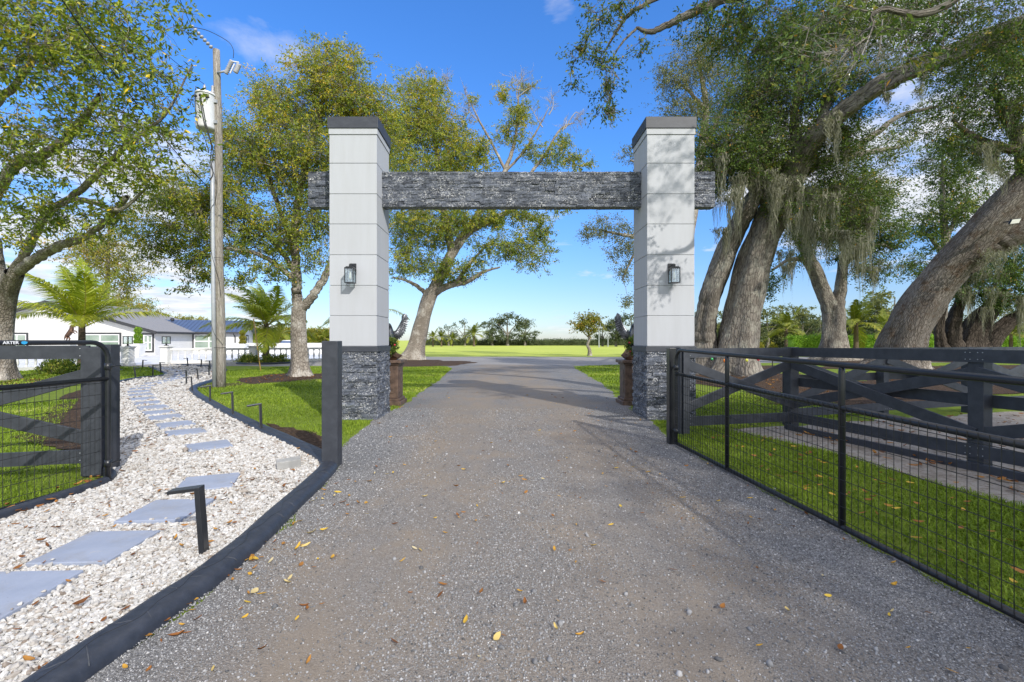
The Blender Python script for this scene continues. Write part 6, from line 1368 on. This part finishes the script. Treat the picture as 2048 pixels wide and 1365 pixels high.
for sx in (-.82, .82):
    for yy in (-1.35, 1.35):
        w_ = MB(); w_.cyl((cx + sx - .1, cy + yy, .33), (cx + sx + .1, cy + yy, .33), .33, n=18); wo = w_.build('wheel', 'tyre', car, True); MB().cyl((cx + sx - .105, cy + yy, .33), (cx + sx + .105, cy + yy, .33), .2, n=14).build('rim', 'galv', wo, True)
for sx in (-.6, .6): MB().ball((cx + sx, cy - 2.05, .66), .13, 8, sc=(1.3, .5, .7)).build('headlight', 'lens', car, True)

# rearing horse statue on its column
hx, hy, hz = xat(140, 27.5), 27.5, 1.45
t = thing('statue_column', 'white column under the rearing horse statue behind the left fence', 'column', (hx, hy, 0)); m = MB(); m.box(hx - .26, hx + .26, hy - .26, hy + .26, -.02, .2); m.box(hx - .2, hx + .2, hy - .2, hy + .2, .2, 1.3); m.box(hx - .27, hx + .27, hy - .27, hy + .27, 1.3, 1.45); m.build('shaft', 'white_stone', t)
t = thing('horse_statue', 'brown rearing horse statue in front of the white gable', 'statue', (hx, hy, hz)); q = lambda a, b, c: (hx + a, hy + b, hz + c)
skin('body', [q(-.10, 0, .36), q(.02, 0, .55), q(.10, 0, .72), q(.12, 0, .88), q(.17, 0, .95), q(.30, 0, .86), q(.34, 0, .82), q(-.18, .06, .26), q(-.06, .07, .14), q(-.16, .07, .02), q(-.20, -.06, .26), q(-.09, -.07, .14), q(-.19, -.07, .02), q(.16, .06, .62), q(.33, .06, .60), q(.38, .06, .46), q(.14, -.06, .58), q(.30, -.06, .50), q(.40, -.06, .42), q(-.20, 0, .34), q(-.32, 0, .22), q(-.34, 0, .06), q(.13, 0, 1.0)],
     [(0, 1), (1, 2), (2, 3), (3, 4), (4, 5), (5, 6), (0, 7), (7, 8), (8, 9), (0, 10), (10, 11), (11, 12), (2, 13), (13, 14), (14, 15), (2, 16), (16, 17), (17, 18), (0, 19), (19, 20), (20, 21), (4, 22)],
     [.13, .12, .11, .07, .06, .04, .03, .08, .04, .03, .08, .04, .03, .05, .035, .022, .05, .035, .022, .04, .04, .015, .012], 'bronze_dark', t)
skin('mane', [q(.09, 0, .98), q(.03, 0, .88), q(0, 0, .76), q(-.03, 0, .66)], [(0, 1), (1, 2), (2, 3)], [.03, .04, .04, .02], 'bronze_dark', t)

# ornaments on a cord round the big oak, floodlight on the leaning trunk, stump, far poles
cd = 18.3; pts = [P(1335, 712, cd), P(1376, 716.5, cd), P(1424, 717.5, cd - .6), P(1450, 717, cd - .7), P(1492, 717, cd - .5), P(1518, 715, cd), P(1545, 713, cd + .5)]
sp_ = spline(pts, 4); t = thing('ornament_string', 'cord of coloured baubles strung across the big oak trunk', 'ornaments', pts[2]); MB().tube(sp_, .008, 5).build('cord', 'black_rubber', t)
for (px, py, c, rr) in ((1424, 718.5, 'green', .05), (1451, 722, 'orange', .085), (1493.5, 721, 'yellow', .06), (1516.5, 719.5, 'red', .055)):
    MB().ball(P(px, py, cd - .75), rr, 9, sc=(1, .6, 1)).build('bauble', 'ball_' + c, t, True)
# stakes the cord is tied to
for px, lb in ((1335, 'thin stake holding the bauble cord, left of the big oak'), (1545, 'thin stake holding the bauble cord, right of the big oak')):
    a = P(px, 712, cd + (.5 if px > 1500 else 0)); tag(MB().cyl((a[0], a[1], -.05), (a[0], a[1], a[2] + .03), .02, n=8).build('stake', 'bark_dark' if 0 else 'black_rubber', None, origin=(a[0], a[1], 0)), lb, 'stake')
fp = P(2031, 443, 21.2); t = thing('floodlight', 'white faced floodlight strapped under the leaning trunk', 'floodlight', fp); b = MB(); ux = np.array([1, 0, .12]); uz = np.array([.25, -.3, 1]); uz = uz / np.linalg.norm(uz); ux = ux / np.linalg.norm(ux); un = np.cross(ux, uz)
b.obox(fp + un * -.04, ux * .23, uz * .12, un * .04); b.build('housing', 'black_metal', t, False, .01); MB().obox(fp + un * .004, ux * .205, uz * .10, un * .006).build('lens', 'lens', t); MB().plank(fp - un * .06, fp + np.array([.05, .55, .1]), .05, .05).build('bracket', 'black_metal', t)
g = G(1848, 739.5); m = MB(); m.tube([g + np.array([0, 0, -.1]), g + np.array([0, 0, .15]), g + np.array([.02, 0, .5]), g + np.array([0, 0, .78])], [.40, .30, .25, .24], 16, ridge=lambda i, th: 1 + .1 * np.sin(5 * th + i) + .06 * np.sin(11 * th)); tag(m.build('tree_stump', 'bark_pale', None, True, origin=g), 'pale fibrous stump right of the leaning trunk behind the fence', 'stump')
for px, d, hh, lb in ((1198, 95, 4.4, 'nearest thin grey pole beyond the far field right of the yellow tree'), (1216, 105, 3.6, 'second thin grey pole beyond the far field right of the yellow tree'), (1148, 140, 3.0, 'short far utility pole with crossarm left of the yellow tree')):
    x = xat(px, d); t = thing('far_pole', lb, 'pole', (x, d, 0), 'far thin poles'); MB().cyl((x, d, -.1), (x, d, hh), .11, .09, n=8).build('pole', 'galv', t); MB().box(x - .9, x + .9, d - .06, d + .06, hh - .35, hh - .2).build('crossarm', 'galv', t)
# ================================================================ camera, sun, sky
cam = bpy.data.cameras.new('camera'); co = bpy.data.objects.new('camera', cam); COL.objects.link(co); SC.camera = co
cam.sensor_width = 36; cam.lens = F / 2048 * 36; cam.shift_x = (1024 - VX) / 2048; cam.shift_y = -(682.5 - HY) / 2048; cam.clip_start = .05; cam.clip_end = 6000
co.location = (0, 0, EYE); co.rotation_euler = (math.pi / 2, 0, 0)
sv = Vector((.53, -.85, .64)).normalized(); el = math.asin(sv.z); az = math.atan2(sv.x, sv.y)
sl_ = bpy.data.lights.new('sun', 'SUN'); sl_.energy = SUN_E; sl_.angle = math.radians(.6); sl_.color = (1, .945, .85)
so = bpy.data.objects.new('sun', sl_); COL.objects.link(so); so.rotation_euler = sv.to_track_quat('Z', 'Y').to_euler(); so.location = (30, -50, 40)
w = bpy.data.worlds.new('World'); SC.world = w; w.use_nodes = True; nt = w.node_tree; nt.nodes.clear()
N = lambda ty, **k: (lambda n: ([setattr(n, a, b) for a, b in k.items()], n)[1])(nt.nodes.new('ShaderNode' + ty))
L = nt.links.new
sky = N('TexSky', sky_type='NISHITA', sun_disc=False, sun_elevation=el, sun_rotation=az, altitude=0, air_density=1.0, dust_density=.35, ozone_density=2.2)
tc = N('TexCoord'); sep = N('SeparateXYZ'); L(tc.outputs['Generated'], sep.inputs[0])
tr = N('ValToRGB'); L(sep.outputs[2], tr.inputs[0]); e = tr.color_ramp.elements; e.new(.5); e.new(.5)
for q, (p_, v_) in zip(e, ((0.0, (.50, .56, .72)), (.10, (.50, .61, .82)), (.35, (.42, .80, 1.27)), (.8, (.40, .86, 1.42)))): q.position = p_; q.color = (*[x * .6 for x in v_], 1)
hs = N('Mix', data_type='RGBA', blend_type='MULTIPLY'); hs.inputs[0].default_value = 1; L(sky.outputs[0], hs.inputs[6]); L(tr.outputs[0], hs.inputs[7])
hsc = N('VectorMath', operation='SCALE'); L(hs.outputs[2], hsc.inputs[0]); hsc.inputs['Scale'].default_value = 1 / .6
def mth(op, a, b=0.0, clamp=False):
    m = N('Math', operation=op, use_clamp=clamp)
    for i, v in enumerate((a, b)):
        if isinstance(v, bpy.types.NodeSocket): L(v, m.inputs[i])
        else: m.inputs[i].default_value = v
    return m.outputs[0]
# clouds live on a flat layer: direction / (z + .12)
zz = mth('ADD', mth('MAXIMUM', sep.outputs[2], 0.0), .10); cmb = N('CombineXYZ'); L(mth('DIVIDE', sep.outputs[0], zz), cmb.inputs[0]); L(mth('DIVIDE', sep.outputs[1], zz), cmb.inputs[1])
def noise(sc, det, off, rough=.6, dist=0.0):
    mp = N('Mapping'); mp.inputs['Location'].default_value = off; L(cmb.outputs[0], mp.inputs[0]); n = N('TexNoise'); n.inputs['Scale'].default_value = sc; n.inputs['Detail'].default_value = det; n.inputs['Roughness'].default_value = rough; n.inputs['Distortion'].default_value = dist; L(mp.outputs[0], n.inputs['Vector']); return n.outputs['Fac']
def ramp(f, stops):
    r = N('ValToRGB'); L(f, r.inputs[0]); e = r.color_ramp.elements
    while len(e) < len(stops): e.new(.5)
    for i, (p, v) in enumerate(stops): e[i].position = p; e[i].color = (*v, 1) if isinstance(v, tuple) else (v, v, v, 1)
    return r.outputs[0]
def vdir(px, py): v = Vector(((px - VX) / F, 1, (HY - py) / F)); return v.normalized()
def spot(px, py, rad, soft):                 # a cloud bank in one direction of the sky
    dv = vdir(px, py); d = N('VectorMath', operation='DISTANCE'); nrm = N('VectorMath', operation='NORMALIZE'); L(tc.outputs['Generated'], nrm.inputs[0]); L(nrm.outputs[0], d.inputs[0]); d.inputs[1].default_value = dv
    return mth('SUBTRACT', 1.0, mth('DIVIDE', mth('SUBTRACT', d.outputs['Value'], rad), soft), True)
c1 = noise(1.25, 9, (3.1, 7.7, 0), .58, .35); c2 = noise(2.6, 8, (1.7, 2.2, 0), .62, .5)
def add(a, b): return mth('ADD', a, b, True)
banks = spot(250, 420, .06, .16)
for px, py, ra, so_ in ((60, 400, .05, .16), (150, 590, .05, .12), (330, 600, .04, .10), (470, 640, .03, .10), (1690, 330, .06, .20), (1560, 220, .06, .14), (1950, 280, .05, .2), (250, 480, .05, .12), (1800, 120, .05, .25)): banks = mth('MAXIMUM', banks, spot(px, py, ra, so_))
over = mth('MULTIPLY', ramp(sep.outputs[2], [(.66, 0), (.84, 1)]), .9); behind = mth('MULTIPLY', ramp(mth('MULTIPLY', sep.outputs[1], -1.0), [(.12, 0), (.5, 1)]), .75)   # unseen bright cloud added overhead and behind the camera as neutral fill light
wisps = spot(530, 105, .03, .09)
for px, py, ra, so_ in ((1120, 15, .015, .06), (560, 120, .03, .06), (1060, 455, .02, .1), (1130, 668, .02, .07)): wisps = mth('MAXIMUM', wisps, spot(px, py, ra, so_))
m1 = ramp(mth('ADD', c1, mth('MULTIPLY', mth('SUBTRACT', banks, 1.0), .28)), [(.37, 0), (.50, 1)])
m2 = mth('MULTIPLY', ramp(mth('ADD', c2, mth('MULTIPLY', mth('SUBTRACT', wisps, 1.0), .3)), [(.42, 0), (.66, 1)]), .55)
mask = mth('MAXIMUM', m1, m2); 
low = ramp(sep.outputs[2], [(0.0, 0), (.012, .9)]); mask = mth('MULTIPLY', mask, low)
shade = ramp(noise(3.4, 6, (5.2, .4, 0)), [(.3, (.66, .70, .78)), (.62, (1.0, 1.0, 1.0))])
cl = N('Mix', data_type='RGBA', blend_type='MULTIPLY'); cl.inputs[0].default_value = 1; L(shade, cl.inputs[6]); cl.inputs[7].default_value = (CLOUD, CLOUD * 1.0, CLOUD * 1.01, 1)
mx = N('Mix', data_type='RGBA'); L(mask, mx.inputs[0]); L(hsc.outputs[0], mx.inputs[6]); L(cl.outputs[2], mx.inputs[7])
mo = N('Mix', data_type='RGBA'); L(mth('MAXIMUM', over, behind), mo.inputs[0]); L(mx.outputs[2], mo.inputs[6]); mo.inputs[7].default_value = (CLOUD_FILL, CLOUD_FILL * .97, CLOUD_FILL * .93, 1)
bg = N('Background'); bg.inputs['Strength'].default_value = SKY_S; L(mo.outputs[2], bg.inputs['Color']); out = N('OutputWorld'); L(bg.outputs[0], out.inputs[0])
vs = SC.view_settings; SC.display_settings.display_device = 'sRGB'; vs.view_transform = 'Standard'; vs.look = 'None'; vs.exposure = EXPO; vs.gamma = 1; vs.use_curve_mapping = False
SC.cycles.max_bounces = 6; SC.cycles.transparent_max_bounces = 12; SC.cycles.diffuse_bounces = 3; SC.cycles.glossy_bounces = 3; SC.cycles.transmission_bounces = 4; SC.cycles.use_denoising = True
SC.cycles.sample_clamp_indirect = 6
